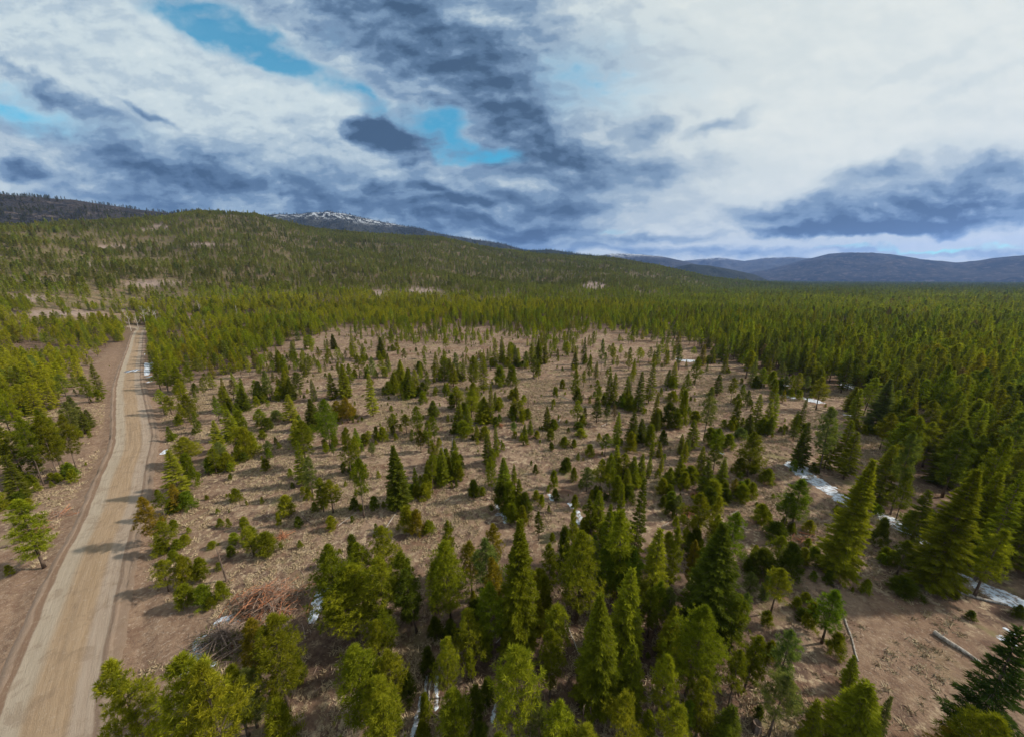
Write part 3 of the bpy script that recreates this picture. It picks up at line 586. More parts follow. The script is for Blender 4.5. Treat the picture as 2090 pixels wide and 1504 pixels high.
# trees that can be told apart in the photo: kind tone top-x top-y foot-y crown-width
CAT = '''
P y 240 1353 1590 100;P y 350 1349 1600 105;P y 405 1358 1610 95;P g 470 1370 1500 60;P b 495 1372 1483 58;P g 545 1262 1440 90;P o 500 1264 1405 55;S y 560 1436 1520 60;S g 605 1348 1385 28;S g 555 1410 1440 25;P y 765 1267 1380 45;
P g 727 1319 1475 82;P y 790 1328 1450 48;P y 775 1385 1510 62;P y 772 1428 1545 72;S d 825 1374 1425 36;P g 668 1116 1290 78;P y 708 1159 1295 95;P y 772 1137 1295 58;P g 784 1241 1325 42;S d 716 1094 1150 26;P g 735 1110 1210 45;
P y 779 1074 1190 55;P g 812 1122 1260 50;P d 838 1160 1290 46;P g 912 1062 1190 34;P y 911 1105 1265 68;P o 960 1110 1210 42;P b 992 1108 1245 48;P o 1004 1072 1185 35;P o 1014 1138 1280 36;F g 1056 1062 1330 88;S g 1110 1178 1270 36;
P g 1126 1110 1225 40;P y 1170 1042 1150 24;S d 1153 1080 1165 28;P y 1187 1086 1262 78;P b 1216 1092 1165 22;P e 1240 1116 1245 36;F g 1245 1030 1140 34;F g 1273 986 1170 34;F d 1308 978 1160 38;P y 1277 1044 1235 58;P e 1280 1112 1235 44;
P g 1256 1112 1230 28;F y 1346 1074 1235 60;P g 1384 1080 1220 36;P o 1419 1103 1200 26;F d 1476 1072 1310 122;P e 1502 1048 1185 56;P g 1438 1010 1130 62;P y 1466 1014 1110 26;P y 1470 1050 1150 30;P e 1445 1111 1205 32;F y 1286 1159 1330 74;
P g 1336 1195 1300 34;P g 1352 1187 1290 34;P b 1374 1199 1290 36;F y 1378 1240 1350 52;P g 1433 1232 1420 90;P b 1526 1213 1300 26;P g 1512 1220 1336 50;P g 1546 1292 1410 46;P g 1512 1327 1447 40;P b 1616 1294 1430 50;P b 1602 1378 1502 66;
S g 1576 1310 1350 26;F g 1298 1313 1450 66;P y 1366 1339 1480 46;P y 1280 1419 1545 62;P y 1395 1445 1570 62;P g 1328 1450 1520 28;P y 1442 1395 1505 52;P e 1408 1430 1510 28;F d 1492 1440 1550 72;P e 1484 1483 1570 42;S d 1552 1440 1470 20;
P y 954 1250 1370 52;P y 960 1322 1390 20;P g 988 1297 1352 26;P y 906 1304 1422 44;S d 872 1325 1375 30;P y 1136 1242 1340 50;P g 1128 1281 1422 46;S d 886 1262 1300 28;S d 918 1267 1310 28;S d 972 1228 1275 46;S y 966 1206 1225 12;
P y 1058 1331 1520 82;P b 1102 1429 1535 36;P y 1134 1433 1560 52;P g 924 1417 1545 66;S d 994 1390 1430 32;S g 972 1413 1450 18;S d 978 1477 1520 36;S g 866 1417 1475 26;S g 860 1473 1510 26;S g 1166 1480 1540 32;F g 1236 1210 1440 98;
P y 1205 1490 1600 60;F y 1775 934 1176 88;F g 1992 957 1202 112;P d 1854 1105 1174 46;P y 2046 1085 1218 66;S g 1812 1118 1142 26;S d 1850 1182 1210 56;S d 1952 1204 1219 16;S g 1710 1031 1046 14;S d 1694 1165 1190 18;F d 1895 1000 1112 55;
P g 1860 966 1060 36;F g 2045 968 1150 82;F g 2085 964 1185 62;S d 1808 1060 1112 32;P e 1710 1204 1312 50;S g 1714 1294 1335 36;F g 1752 1344 1405 36;F g 1776 1390 1535 125;F b 1818 1419 1505 32;F g 1678 1437 1545 50;F k 2095 1296 1545 135;
P y 2030 1457 1610 110;P o 1950 1478 1570 56;S d 1986 1247 1262 20;S d 2085 1236 1258 24;P e 1640 977 1086 54;P e 1616 1006 1086 34;S g 1570 958 986 28;S g 1520 991 1025 30;P o 1502 977 1013 14;S d 1484 998 1023 24;F d 1452 942 1016 38;
F g 1480 936 998 28;F g 1370 952 993 25;F g 1392 928 983 22;S g 1417 955 967 9;S d 1355 1013 1034 15;P b 1386 1011 1054 24;S g 1508 965 973 8;S g 1545 1024 1031 7;S d 1590 1068 1100 42;P g 1598 1094 1145 40;S d 1620 1112 1170 46;
S d 1563 1125 1168 62;S d 1530 1142 1166 20;P b 1538 1168 1215 32;F b 1572 1162 1222 20;P y 1596 1157 1250 46;S g 1568 1247 1276 24;S y 1630 1220 1240 20;S y 1648 1210 1225 22;S d 1643 1243 1262 26;S g 1664 1232 1286 28;S y 1652 1099 1114 14;
P y 32 1022 1158 80;F d 8 930 1022 46;S y 24 1002 1021 26;S y 55 1017 1030 18;S g 58 970 990 24;P g 37 858 990 44;P g 72 852 982 42;P g 95 848 972 42;P g 116 850 962 38;P g 80 838 966 38;P g 8 870 985 46;
P g 55 914 975 30;P r 72 792 842 26;P g 165 768 823 30;F g 185 744 806 28;F d 138 808 872 35;F d 155 830 885 30;F d 172 836 873 26;P g 145 832 886 28;P b 128 822 895 34;S y 26 974 992 20;F y 340 920 1012 50;
S g 376 930 996 30;P y 370 893 945 56;P g 374 806 860 38;P y 340 808 846 30;P g 381 746 802 22;P g 355 750 800 30;S g 352 885 893 18;P o 290 1016 1112 46;P g 320 1000 1060 26;P y 328 1062 1125 40;S g 350 1062 1082 20;
F o 350 988 1042 34;S y 374 1092 1110 22;S g 350 1124 1146 22;P y 325 1146 1206 44;S y 368 1138 1192 38;S g 402 1142 1182 32;S g 370 1196 1236 42;S g 410 1196 1236 36;S y 446 1188 1223 26;P y 506 1074 1132 34;S y 496 1056 1080 18;
S y 474 1088 1106 22;S g 468 1114 1134 18;S g 447 1058 1073 14;S y 430 1105 1117 18;S g 444 1148 1162 14;S g 426 1220 1240 22;S g 420 1010 1019 8;S y 565 1047 1072 10;S y 580 1014 1052 32;P g 650 976 1044 28;P y 670 980 1046 36;
S y 674 1054 1080 22;P b 625 932 1014 30;F g 604 900 990 30;P g 728 937 1056 38;P y 744 950 975 16;F d 806 908 1036 52;S g 798 1019 1039 16;S y 828 1036 1082 30;S g 794 998 1020 14;F y 846 954 1008 17;S y 868 970 1006 22;
S o 848 1043 1090 28;S y 874 1063 1087 22;P g 878 927 1006 22;F g 905 928 986 28;S g 930 924 979 24;P g 1003 934 1018 22;F g 1029 933 992 28;F g 1050 947 987 13;S d 1022 984 1042 32;S g 1040 988 1048 32;F g 1060 979 1046 26;
S d 1072 1008 1052 26;S g 1048 1030 1062 20;S g 1067 1034 1070 20;S d 1093 948 966 10;S g 1131 962 995 18;S d 1134 998 1018 15;S y 1106 1010 1034 12;S g 1174 1011 1038 15;S g 1172 955 980 14;S d 1157 935 962 22;P b 1200 954 1002 30;
P y 1228 938 1012 30;P g 1250 930 1012 26;F g 1225 1003 1085 34;P g 1210 1024 1092 30;P g 1250 1040 1115 40;F y 1262 908 985 28;P y 1275 925 990 30;F g 1295 930 995 30;F g 1312 925 990 25;S g 1262 975 1025 26;F g 1285 958 1015 26;
F g 452 789 838 32;F d 488 791 838 34;F d 522 777 822 24;P b 541 757 818 20;F y 575 752 812 28;P d 605 760 810 26;F d 588 775 816 28;F y 586 806 862 32;P g 608 860 956 42;F y 600 855 905 34;F d 632 814 877 36;
P e 660 814 914 44;P o 704 812 862 34;P o 684 818 856 26;F y 695 744 812 30;F g 672 761 814 25;P g 710 744 796 18;F y 752 763 850 26;F g 738 701 736 15;P g 729 726 771 21;P b 757 729 782 14;P y 776 723 769 14;
F d 775 689 732 22;P g 796 671 716 12;F y 815 734 792 27;F g 800 760 802 25;F g 832 750 812 27;S g 822 780 813 22;P g 704 874 970 30;P y 722 889 947 22;P b 756 903 931 17;S g 766 871 889 11;P y 750 879 906 16;
P b 545 899 931 19;S g 540 937 959 18;S g 533 879 894 17;P g 800 844 888 24;P g 827 845 884 22;F y 462 836 896 36;F y 432 858 922 30;S g 484 840 882 30;P g 526 835 872 26;S d 542 854 877 26;S y 494 876 932 36;
P y 474 870 936 30;S y 508 884 927 28;P g 430 916 966 32;P b 442 904 951 28;S b 562 838 856 26;F g 594 697 729 17;F g 566 715 756 27;P y 628 684 713 24;F d 678 682 713 17;P g 850 829 887 27;F d 882 817 852 25;
P g 884 850 901 18;P g 871 857 921 19;F g 934 820 882 26;F g 955 825 882 22;S g 946 860 892 28;F g 972 865 898 13;P y 930 788 832 30;P y 960 794 852 34;F y 985 808 862 36;F g 1000 784 864 17;P y 965 780 835 28;
F g 1011 799 837 14;F g 986 721 802 23;P g 965 727 794 27;F g 944 731 777 13;P b 930 721 775 15;P y 905 727 774 23;F y 917 734 775 17;F g 888 719 777 17;F g 907 781 804 10;P g 870 757 806 13;S g 862 801 822 17;
S d 855 739 760 19;F y 845 754 807 23;S d 1011 851 873 14;F g 1013 867 927 15;F d 996 884 948 25;P b 1048 861 890 14;F g 1070 867 896 15;F g 1083 857 890 14;F d 1118 829 877 20;S g 1124 877 899 16;S y 1096 879 894 12;
F g 1055 785 817 13;P y 1052 811 853 17;P y 1062 817 856 21;S y 1066 841 866 10;P g 1100 741 773 11;P b 1074 717 749 13;S g 1133 790 808 9;S g 1148 775 796 12;P g 1177 755 820 19;P d 1221 811 862 21;P y 1180 817 863 23;
P g 1195 831 861 10;S d 1182 861 876 21;S y 1186 875 891 21;S g 1153 892 911 19;S d 1126 903 919 11;S g 1172 897 913 11;P e 1237 885 931 23;S d 1154 939 961 19;P b 1231 693 764 13;F d 1194 689 743 13;F d 1174 719 753 17;
P y 1158 697 726 17;P g 1206 724 781 13;P g 1222 775 813 13;F g 1246 761 827 21;F y 1010 691 747 17;F g 1025 687 741 16;F y 1040 698 748 17;F b 1052 705 747 13;F y 1086 692 746 16;F g 1100 690 744 18;F g 1114 700 742 16;
S g 1020 750 790 24;S g 1045 748 786 22;F g 900 914 971 25;F g 925 898 959 25;F g 915 930 976 21;S g 935 948 979 21;P g 886 905 950 22;F g 872 940 985 22;P b 1453 790 899 28;P g 1542 882 972 54;F d 1508 815 874 23;
P d 1531 797 836 14;S g 1452 874 906 25;S g 1468 877 913 28;S g 1490 887 916 25;S b 1514 874 896 27;F y 1554 805 872 25;F y 1575 814 882 27;F y 1590 804 872 21;S g 1560 854 886 27;F d 1535 844 887 25;F d 1575 849 889 21;
F d 1646 811 882 17;F d 1632 839 898 19;F d 1655 862 955 34;F d 1640 885 952 30;F g 1332 741 822 24;F d 1310 759 839 25;F g 1342 799 872 17;F d 1345 839 882 15;F g 1283 791 832 15;F g 1284 767 822 20;F g 1256 764 827 17;
F d 1314 855 902 25;S g 1330 869 912 23;F y 1290 864 902 18;S y 1290 884 922 23;F g 1348 902 932 15;S d 1355 879 907 17;S d 1370 825 872 31;S g 1400 800 870 20;S g 1385 844 874 22;S g 1420 839 862 25;P y 1396 797 842 14;
S y 1374 799 819 23;P g 1407 763 811 17;F y 1380 739 788 19;F g 1366 754 789 17;P g 1426 729 786 23;F o 1437 704 747 19;F g 1457 707 742 17;F d 1470 764 807 23;F g 1484 721 762 15;P g 1500 771 824 19;P g 1520 785 827 15;
F b 1542 727 787 17;P y 1560 752 792 23;S y 1580 759 790 19;P b 1600 739 780 17;P b 1605 767 802 14;P g 1620 765 804 15;P y 1632 761 810 19;P b 1650 768 807 17;F b 1815 773 884 58;F y 1748 789 840 35;F g 1754 755 794 21;
P b 1706 833 965 40
'''
VPY = 752+F/math.tan(PIT)
def in_rock(px, py):
    m = np.zeros_like(px)
    for (cx, cy, rx, ry) in ((862, 597, 42, 11), (775, 600, 30, 8), (1212, 584, 30, 10), (845, 478, 20, 4), (300, 470, 18, 5), (330, 462, 26, 4), (620, 459, 28, 3), (120, 640, 90, 7), (310, 580, 60, 8), (230, 505, 40, 4),
                             (100, 575, 80, 6), (400, 655, 45, 8), (60, 610, 50, 8), (200, 540, 60, 5), (420, 500, 40, 4), (940, 466, 22, 4), (1700, 672, 70, 7)):
        m = np.maximum(m, smooth(1.5-1.2*np.sqrt(((px-cx)/rx)**2+((py-cy)/ry)**2)))
    return m
TREES = []      # kind, variant, x, y, z, height, radius, tint, tone, catalogued
VAR = {'P': ('pine', 5), 'F': ('fir', 4), 'S': ('bush', 4)}
def tint_of(tone, j=.14):
    t = np.array(TONE[tone]); return tuple(float(v) for v in np.clip(t*(1+rng.normal(0, j*.5))*(1+rng.normal(0, j*.25, 3)), .008, .3))
for rec in CAT.replace('\n', '').split(';'):
    if not rec.strip(): continue
    k, tone, tx, ty, by, w = rec.split(); tx, ty, by, w = map(float, (tx, ty, by, w))
    bx = 1045+(tx-1045)*(VPY-by)/(VPY-ty); x, y = ground(bx, by); z = float(height(x, y))
    v = (752-ty)/F; h = y*(v*math.cos(PIT)-math.sin(PIT))/(math.cos(PIT)+v*math.sin(PIT))+CH-z
    dep = project(x, y, z+h*.5)[2]; R = .5*w*dep/F*{'P': 1.14, 'F': 1.16, 'S': 1.3}[k]*math.cos(math.atan(x/dep))**.6*(1.12 if by > 1230 and k == 'P' else 1)
    kd, nv = VAR[k]
    vi_ = int(rng.integers(nv)); vi_ = {'pine': 5, 'fir': 4}.get(kd, vi_) if R > 2.9 else vi_
    TREES.append([kd, vi_, x, y, z, max(h, .5), R, tint_of(tone), tone, True])
    # understorey gathered at the feet of the larger trees
    if k != 'S' and by < 1180 and by > 690 and rng.random() < .9:
        for _ in range(int(rng.integers(1, 7))):
            a_ = rng.uniform(0, 6.28); d_ = rng.uniform(.8, 4.5); x2, y2 = x+math.cos(a_)*d_, y+math.sin(a_)*d_
            if abs(float(road_d(np.array([x2]), np.array([y2]))[0])) < 8: continue
            h2 = float(np.clip(rng.lognormal(.75, .5), .7, min(5.5, h*.65+.5))); TREES.append(['bush', int(rng.integers(4)), x2, y2, float(height(x2, y2)), h2, h2*.40*rng.uniform(.8, 1.3), tint_of(rng.choice(list('yyyggde')), .1), 'g', False])
# ---- stands between and behind them
def scatter():
    out = []
    sp = 5.0; gx_, gy_ = np.meshgrid(np.arange(-760, 760, sp), np.arange(6, 560, sp))
    X1 = (gx_+rng.uniform(-.48, .48, gx_.shape)*sp).ravel(); Y1 = (gy_+rng.uniform(-.48, .48, gx_.shape)*sp).ravel()
    r1 = np.hypot(X1, Y1); k = r1 < 520; X1, Y1 = X1[k], Y1[k]
    n2 = 330000; u = rng.random(n2); a = rng.uniform(-math.radians(62), math.radians(62), n2)
    # radial density falls with distance: thinner, larger trees far away
    edges = np.geomspace(520, 7500, 60); dens = .047*(edges[:-1]/520)**-.85*np.minimum(1, (2600/edges[:-1]))**1.6; area = .5*math.radians(124)*(edges[1:]**2-edges[:-1]**2); cnt = dens*area
    cum = np.concatenate([[0], np.cumsum(cnt)]); tot = cum[-1]; n2 = int(tot); u = rng.random(n2)*tot; a = rng.uniform(-math.radians(62), math.radians(62), n2)
    i = np.searchsorted(cum, u)-1; r2 = np.sqrt(edges[i]**2+rng.random(n2)*(edges[i+1]**2-edges[i]**2))
    X_ = np.concatenate([X1, r2*np.sin(a)]); Y_ = np.concatenate([Y1, r2*np.cos(a)])
    Z_ = height(X_, Y_); px, py, c_ = project(X_, Y_, Z_); ok = (c_ > 2) & (px > -500) & (px < 2600) & (py < 2600) & (py > 380)
    X_, Y_, Z_, px, py = X_[ok], Y_[ok], Z_[ok], px[ok], py[ok]
    q_ = density(px, py)/9
    # outside the frame edge near the camera keep it as open as the nearest edge column
    nz = fbm(X_/38, Y_/38, 3)-.5
    amp = np.where((py < 645) & (px < 800), 3.4, 2.6)
    pr = np.where(q_ > .02, np.clip(q_*1.0+nz*amp*(1.22-q_), 0, 1), 0)*(.25+.75*smooth((fbm(X_/15+30, Y_/15, 2)-.30)/.12))*np.where((py < 640) & (px < 1500), 1, .15+.85*smooth((fbm(X_/75+60, Y_/75+11, 3)-.30)/.07))*(1-.9*in_rock(px, py))
    rdv = road_d(X_, Y_); pr[(rdv > -7.5) & (rdv < 8)] = 0; pr[(rdv >= 8) & (rdv < 15) & (py > 700)] = 0
    keep = rng.random(len(X_)) < pr
    return X_[keep], Y_[keep], Z_[keep], px[keep], py[keep]
sx, sy, sz_, spx, spy = scatter()
sr = np.hypot(sx, sy); M = len(sx)
T = lambda k: np.array(TONE[k])
olive = np.array((.165, .172, .048)); duskg = np.array((.130, .158, .055))
bel = smooth((640-np.abs(spy-633)*18-np.abs(spx-780)*.9)/260)         # young bright belt across the middle
lefts = smooth((330-spx)/60)*smooth((spy-640)/20)
rights = smooth((spx-1250)/200)*smooth((spy-650)/30)
hillm = smooth((605-spy)/25)*smooth((1500-spx)/150); farr = smooth((620-spy)/30)*smooth((spx-1350)/200)
jn = fbm(sx/55+2, sy/55, 3)
col = np.outer(np.ones(M), T('g')*1.35)
def blend(c, m, k):
    m = np.clip(m, 0, 1)[:, None]; return c*(1-m)+np.asarray(k)*m
col = blend(col, bel*1.2, (.315, .315, .018)); col = blend(col, lefts*.85, (.295, .295, .018)); col = blend(col, rights*smooth((jn-.42)/.12), (.195, .215, .022))
col = blend(col, smooth((1-np.abs(spx-420)/170))*smooth((spy-655)/15)*smooth((790-spy)/30)*.8, (.285, .288, .018))
col = blend(col, hillm*.85, olive); col = blend(col, farr*.9, duskg); col = blend(col, smooth((sr-1400)/2500)*smooth((spx-1200)/300)*.7, (.070, .095, .055)); col = blend(col, (rng.random(M) < .18)*.7, T('d')); col = blend(col, (rng.random(M) < .12)*.6, T('b'))
col = blend(col, (rng.random(M) < .015)*.9, (.15, .11, .075)); col = col*(.68+.64*fbm(sx/140+3, sy/140+8, 3))[:, None]*(1+rng.normal(0, .15, (M, 1)))*(1+rng.normal(0, .06, (M, 3))); col = np.clip(col, .012, .3)
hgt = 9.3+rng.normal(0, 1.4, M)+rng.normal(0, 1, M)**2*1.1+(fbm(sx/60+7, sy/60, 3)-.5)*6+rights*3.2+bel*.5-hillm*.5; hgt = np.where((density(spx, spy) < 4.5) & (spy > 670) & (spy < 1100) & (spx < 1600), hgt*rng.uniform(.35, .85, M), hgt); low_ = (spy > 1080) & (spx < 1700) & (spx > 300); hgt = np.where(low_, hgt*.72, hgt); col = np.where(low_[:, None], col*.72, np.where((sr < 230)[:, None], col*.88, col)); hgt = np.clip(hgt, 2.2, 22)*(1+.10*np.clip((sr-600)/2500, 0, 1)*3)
isf = rng.random(M) < np.clip(.30+.25*hillm+.12*rights, 0, 1)
rad = np.clip(hgt, 4, 14)*np.where(isf, .200, .195)*(1+rng.normal(0, .15, M))*(1+.35*np.clip((sr-500)/1500, 0, 1.6))
FAR = []
appar = hgt*F/np.maximum(sr, 30)
inf = (spx > -10) & (spx < 2100)
# saplings over the open ground
ns = 8500; ax_ = rng.uniform(-330, 330, ns); ay_ = rng.uniform(18, 380, ns); az_ = height(ax_, ay_); apx, apy, _c = project(ax_, ay_, az_)
dq = density(apx, apy); cl = fbm(ax_/22, ay_/22+5, 3); rds = road_d(ax_, ay_)
ok = (dq < 4) & (apx > -60) & (apx < 2150) & (apy < 1560) & (rng.random(ns) < np.clip((cl-.40)*3.2, .03, 1)*.62) & (np.abs(rds) > 8) & ~((apx > 1700) & (apy > 1200)) & ~((rds > 0) & (rng.random(ns) < .6)) & ~((apx < 700) & (apy > 1180))
sap = [(ax_[i], ay_[i], az_[i]) for i in np.nonzero(ok)[0]]
for (x, y, z) in sap:
    h = float(np.clip(rng.lognormal(.25, .45), .5, 3.6)); TREES.append(['bush', int(rng.integers(4)), x, y, z, h, h*.36*rng.uniform(.8, 1.3), tint_of(rng.choice(list('ygggdy'))), 'g', False])
near = np.nonzero(inf & (sr < 520))[0]
order = near[np.argsort(-appar[near])]
quota = {'pine': 296-sum(t[0] == 'pine' for t in TREES), 'fir': 296-sum(t[0] == 'fir' for t in TREES)}
used = np.zeros(M, bool)
TONES = list('ygdeo')
for i in order:
    kd = 'fir' if isf[i] else 'pine'
    if quota[kd] <= 0: continue
    quota[kd] -= 1; used[i] = True
    tn = min('ygdb', key=lambda k: np.abs(np.array(TONE[k])-col[i]).sum())
    TREES.append([kd, int(rng.integers(4)), sx[i], sy[i], sz_[i], float(hgt[i]), float(rad[i]), tuple(float(v) for v in col[i]), tn, False])
bushes = sorted([t for t in TREES if t[0] == 'bush'], key=lambda t: (-t[9], -t[5]/math.hypot(t[2], t[3])))
BUSH_FAR = bushes[296:]; bs = set(map(id, BUSH_FAR)); TREES = [t for t in TREES if id(t) not in bs]

# ---------------------------------------------------------------- labels
LM = [('rust-brown brush pile', 545, 1235), ('green brush pile', 450, 1310), ('thick silver log', 1955, 1322), ('thin pale pole', 1738, 1305), ('forest-edge snow strip', 1680, 990),
      ('puddle on the road', 270, 757), ('tall central fir', 1065, 1330), ('broad dark fir', 1445, 1310), ('tall lone bare-trunked pine', 1440, 899), ('orange slash heap', 1402, 1045),
      ('thick-trunked leaning fir', 1888, 1202), ('broken stump', 1614, 1080), ('snow by the thicket', 1025, 1050), ('snow line on the verge', 296, 790), ('shadow on the road', 260, 1105),
      ('bare grey trees', 290, 668), ('bare-trunk row', 120, 975), ('dead brown pine', 80, 842), ('tiny rust heap', 1020, 868), ('white log chunk', 1142, 858), ('rusty log', 1645, 1090),
      ('thin snow streaks', 868, 1430), ('leaning burnt pole', 463, 1184), ('grey snag', 907, 960), ('clearing corner', 600, 700), ('forest-shade snow patches', 1600, 800), ('grassy track gap', 1500, 930), ('snow crescent', 1400, 736), ('branchy grey log', 1020, 780)]
LMG = [(n, *ground(a, b)) for n, a, b in LM]
TW = {'y': 'yellow-green', 'g': 'mid-green', 'd': 'dark green', 'e': 'fresh green', 'b': 'grey-green', 'o': 'olive-rust', 'k': 'near-black', 'r': 'dead brown'}
ORD = ['nearest', 'second', 'third', 'fourth', 'fifth', 'sixth', 'seventh', 'eighth', 'ninth', 'tenth', 'eleventh', 'twelfth', 'thirteenth', 'fourteenth', 'fifteenth', 'sixteenth', 'seventeenth', 'eighteenth', 'nineteenth', 'twentieth', 'twenty-first', 'twenty-second', 'twenty-third', 'twenty-fourth', 'twenty-fifth']
def describe(t, noun):
    x, y, h, R = t[2], t[3], t[5], t[6]
    d, n, lx, ly = min((math.hypot(x-a, y-b), n, a, b) for n, a, b in LMG)
    if noun == 'young conifer': sz = 'knee-high' if h < .9 else ('low' if h < 1.8 else ('bushy' if R/h > .36 else 'upright'))
    else: sz = ('towering' if h > 17 else 'tall' if h > 12.5 else 'mid-sized' if h > 8 else 'small')+(' slim' if R/h < .125 else ' broad' if R/h > .2 else '')
    r = math.hypot(x, y); rl = math.hypot(lx, ly); side = math.atan2(x, y)-math.atan2(lx, ly)
    if abs(r-rl) > abs(side)*r: w = 'beyond' if r > rl else 'before'
    else: w = 'west of' if side < 0 else 'east of'
    return f'{TW[t[8]]} {sz} {noun}', f'{w} the {n}', d
def labels(items, noun):
    groups = {}
    for t in items:
        a, b, d = describe(t, noun); groups.setdefault((a, b), []).append((d, t))
    for (a, b), L in groups.items():
        L.sort(key=lambda q: q[0])
        for i, (d, t) in enumerate(L):
            if len(L) == 1: lab = f'{a} {b}'
            else: lab = f'{ORD[min(i, len(ORD)-1)]}{"" if i == 0 else "-nearest"} {a} {b}'
            t.append(lab)
INFO = {'pine': ('pine_tree', 'pine', 'tree', 'pines over the clearing and its edges'), 'fir': ('fir_tree', 'fir', 'tree', 'firs over the clearing and its edges'),
        'bush': ('young_conifer', 'young conifer', 'young tree', 'young conifers dotted over the clearing')}
for kd, (nm, noun, cat_, grp) in INFO.items():
    L = [t for t in TREES if t[0] == kd]; labels(L, noun)
    for t in L:
        _, vi, x, y, z, h, R, tint, tone, ctl, lab = t
        H0, R0 = SPEC[kd][vi][:2]; cme, tme = PROTO[kd, vi]; rz = float(rng.uniform(0, 6.28))
        if kd == 'bush':
            o = link(nm, cme, None, (x, y, z-.05), rz, (R/R0, R/R0, h/H0)); o['tint'] = tint
        else:
            o = link(nm, None, None, (x, y, z-.1), rz, (R/R0, R/R0, (h+.1)/H0)); o.rotation_euler = (float(rng.normal(0, .022)), float(rng.normal(0, .022)), rz)
            a = link('trunk', tme, o); b_ = link('crown', cme, o); b_['tint'] = tint
        tag(o, lab, cat_, grp)

# ---------------------------------------------------------------- the countless rest, as stuff
def instancer(name, pts, rot, scl, tint, vid, sources, kind='stuff'):
    me = bpy.data.meshes.new(name); n = len(pts); me.vertices.add(n); me.vertices.foreach_set('co', np.asarray(pts, np.float32).ravel())
    for an, ty, arr in (('rot', 'FLOAT_VECTOR', rot), ('scl', 'FLOAT_VECTOR', scl), ('tint', 'FLOAT_COLOR', tint), ('vid', 'INT', vid)):
        a = me.attributes.new(an, ty, 'POINT')
        a.data.foreach_set({'FLOAT_VECTOR': 'vector', 'FLOAT_COLOR': 'color', 'INT': 'value'}[ty], np.asarray(arr, np.int32 if ty == 'INT' else np.float32).ravel())
    o = tag(link(name, me), kind=kind)
    t = bpy.data.node_groups.new(name, 'GeometryNodeTree'); t.interface.new_socket('Geometry', in_out='INPUT', socket_type='NodeSocketGeometry'); t.interface.new_socket('Geometry', in_out='OUTPUT', socket_type='NodeSocketGeometry')
    i = t.nodes.new('NodeGroupInput'); u = t.nodes.new('NodeGroupOutput'); ip = t.nodes.new('GeometryNodeInstanceOnPoints'); jn_ = t.nodes.new('GeometryNodeGeometryToInstance')
    for me_ in reversed(sources):
        so_ = bpy.data.objects.new(me_.name, me_); oi = t.nodes.new('GeometryNodeObjectInfo'); oi.inputs[0].default_value = so_
        t.links.new(oi.outputs['Geometry'], jn_.inputs[0])
    t.links.new(jn_.outputs[0], ip.inputs['Instance']); ip.inputs['Pick Instance'].default_value = True
    def at(nm_, ty): a = t.nodes.new('GeometryNodeInputNamedAttribute'); a.data_type = ty; a.inputs[0].default_value = nm_; return a.outputs[0]
    t.links.new(at('vid', 'INT'), ip.inputs['Instance Index']); t.links.new(at('rot', 'FLOAT_VECTOR'), ip.inputs['Rotation']); t.links.new(at('scl', 'FLOAT_VECTOR'), ip.inputs['Scale'])
    t.links.new(i.outputs[0], ip.inputs['Points']); t.links.new(ip.outputs[0], u.inputs[0])
    md = o.modifiers.new('scatter', 'NODES'); md.node_group = t
    return o
src = [LOWSRC['pine', i, l] for l in (1, 2) for i in range(5)]+[LOWSRC['fir', i, l] for l in (1, 2) for i in range(4)]
rest = np.nonzero(~used)[0]
vr_ = rng.integers(0, 4, len(rest)); lodf = (sr[rest] > 620).astype(int)
vid = np.where(isf[rest], 10+lodf*4+vr_, lodf*5+vr_)
R0 = np.where(isf[rest], np.array([s[1] for s in SPEC['fir']])[vr_], np.array([s[1] for s in SPEC['pine']])[vr_])
sc_ = np.stack([rad[rest]/R0, rad[rest]/R0, hgt[rest]/12], -1)
ro_ = np.stack([rng.normal(0, .03, len(rest)), rng.normal(0, .03, len(rest)), rng.uniform(0, 6.28, len(rest))], -1)
FP = [np.stack([sx[rest], sy[rest], sz_[rest]-.1], -1)]; FR = [ro_]; FS = [sc_]; FT = [np.hstack([col[rest], np.ones((len(rest), 1))])]; FV = [vid]
for nm_, cnt_, tc, hh in (('dark_mountain', 9000, (.075, .08, .045), 15), ('forested_mountain', 6000, (.06, .08, .04), 16), ('snowy_mountain', 9000, (.04, .05, .035), 17)):
    x_, y_, z_, dd_ = RIDGEPTS[nm_]; a_, b_ = x_.shape; i_ = rng.uniform(1, a_-2, cnt_); j_ = rng.uniform(1, b_-2, cnt_)
    def sm(A):
        i0 = i_.astype(int); j0 = j_.astype(int); u = i_-i0; v = j_-j0
        return (A[i0, j0]*(1-u)+A[i0+1, j0]*u)*(1-v)+(A[i0, j0+1]*(1-u)+A[i0+1, j0+1]*u)*v
    X0, Y0, Z0, D0 = sm(x_), sm(y_), sm(z_), sm(dd_); k_ = (D0 > -.95) & (D0 < .35) & (Z0 > 20) & (fbm(X0/160, Y0/160, 3) > .40)
    n_ = int(k_.sum()); FP.append(np.stack([X0[k_], Y0[k_], Z0[k_]-.5], -1)); FR.append(np.stack([np.zeros(n_), np.zeros(n_), rng.uniform(0, 6, n_)], -1))
    h_ = hh*rng.uniform(.6, 1.2, n_); FS.append(np.stack([h_/12*1.3, h_/12*1.3, h_/12], -1)); FT.append(np.hstack([np.array(tc)*(1+rng.normal(0, .15, (n_, 1))), np.ones((n_, 1))])); FV.append(14+rng.integers(0, 4, n_))
instancer('forest', np.vstack(FP), np.vstack(FR), np.vstack(FS), np.vstack(FT), np.concatenate(FV), src)
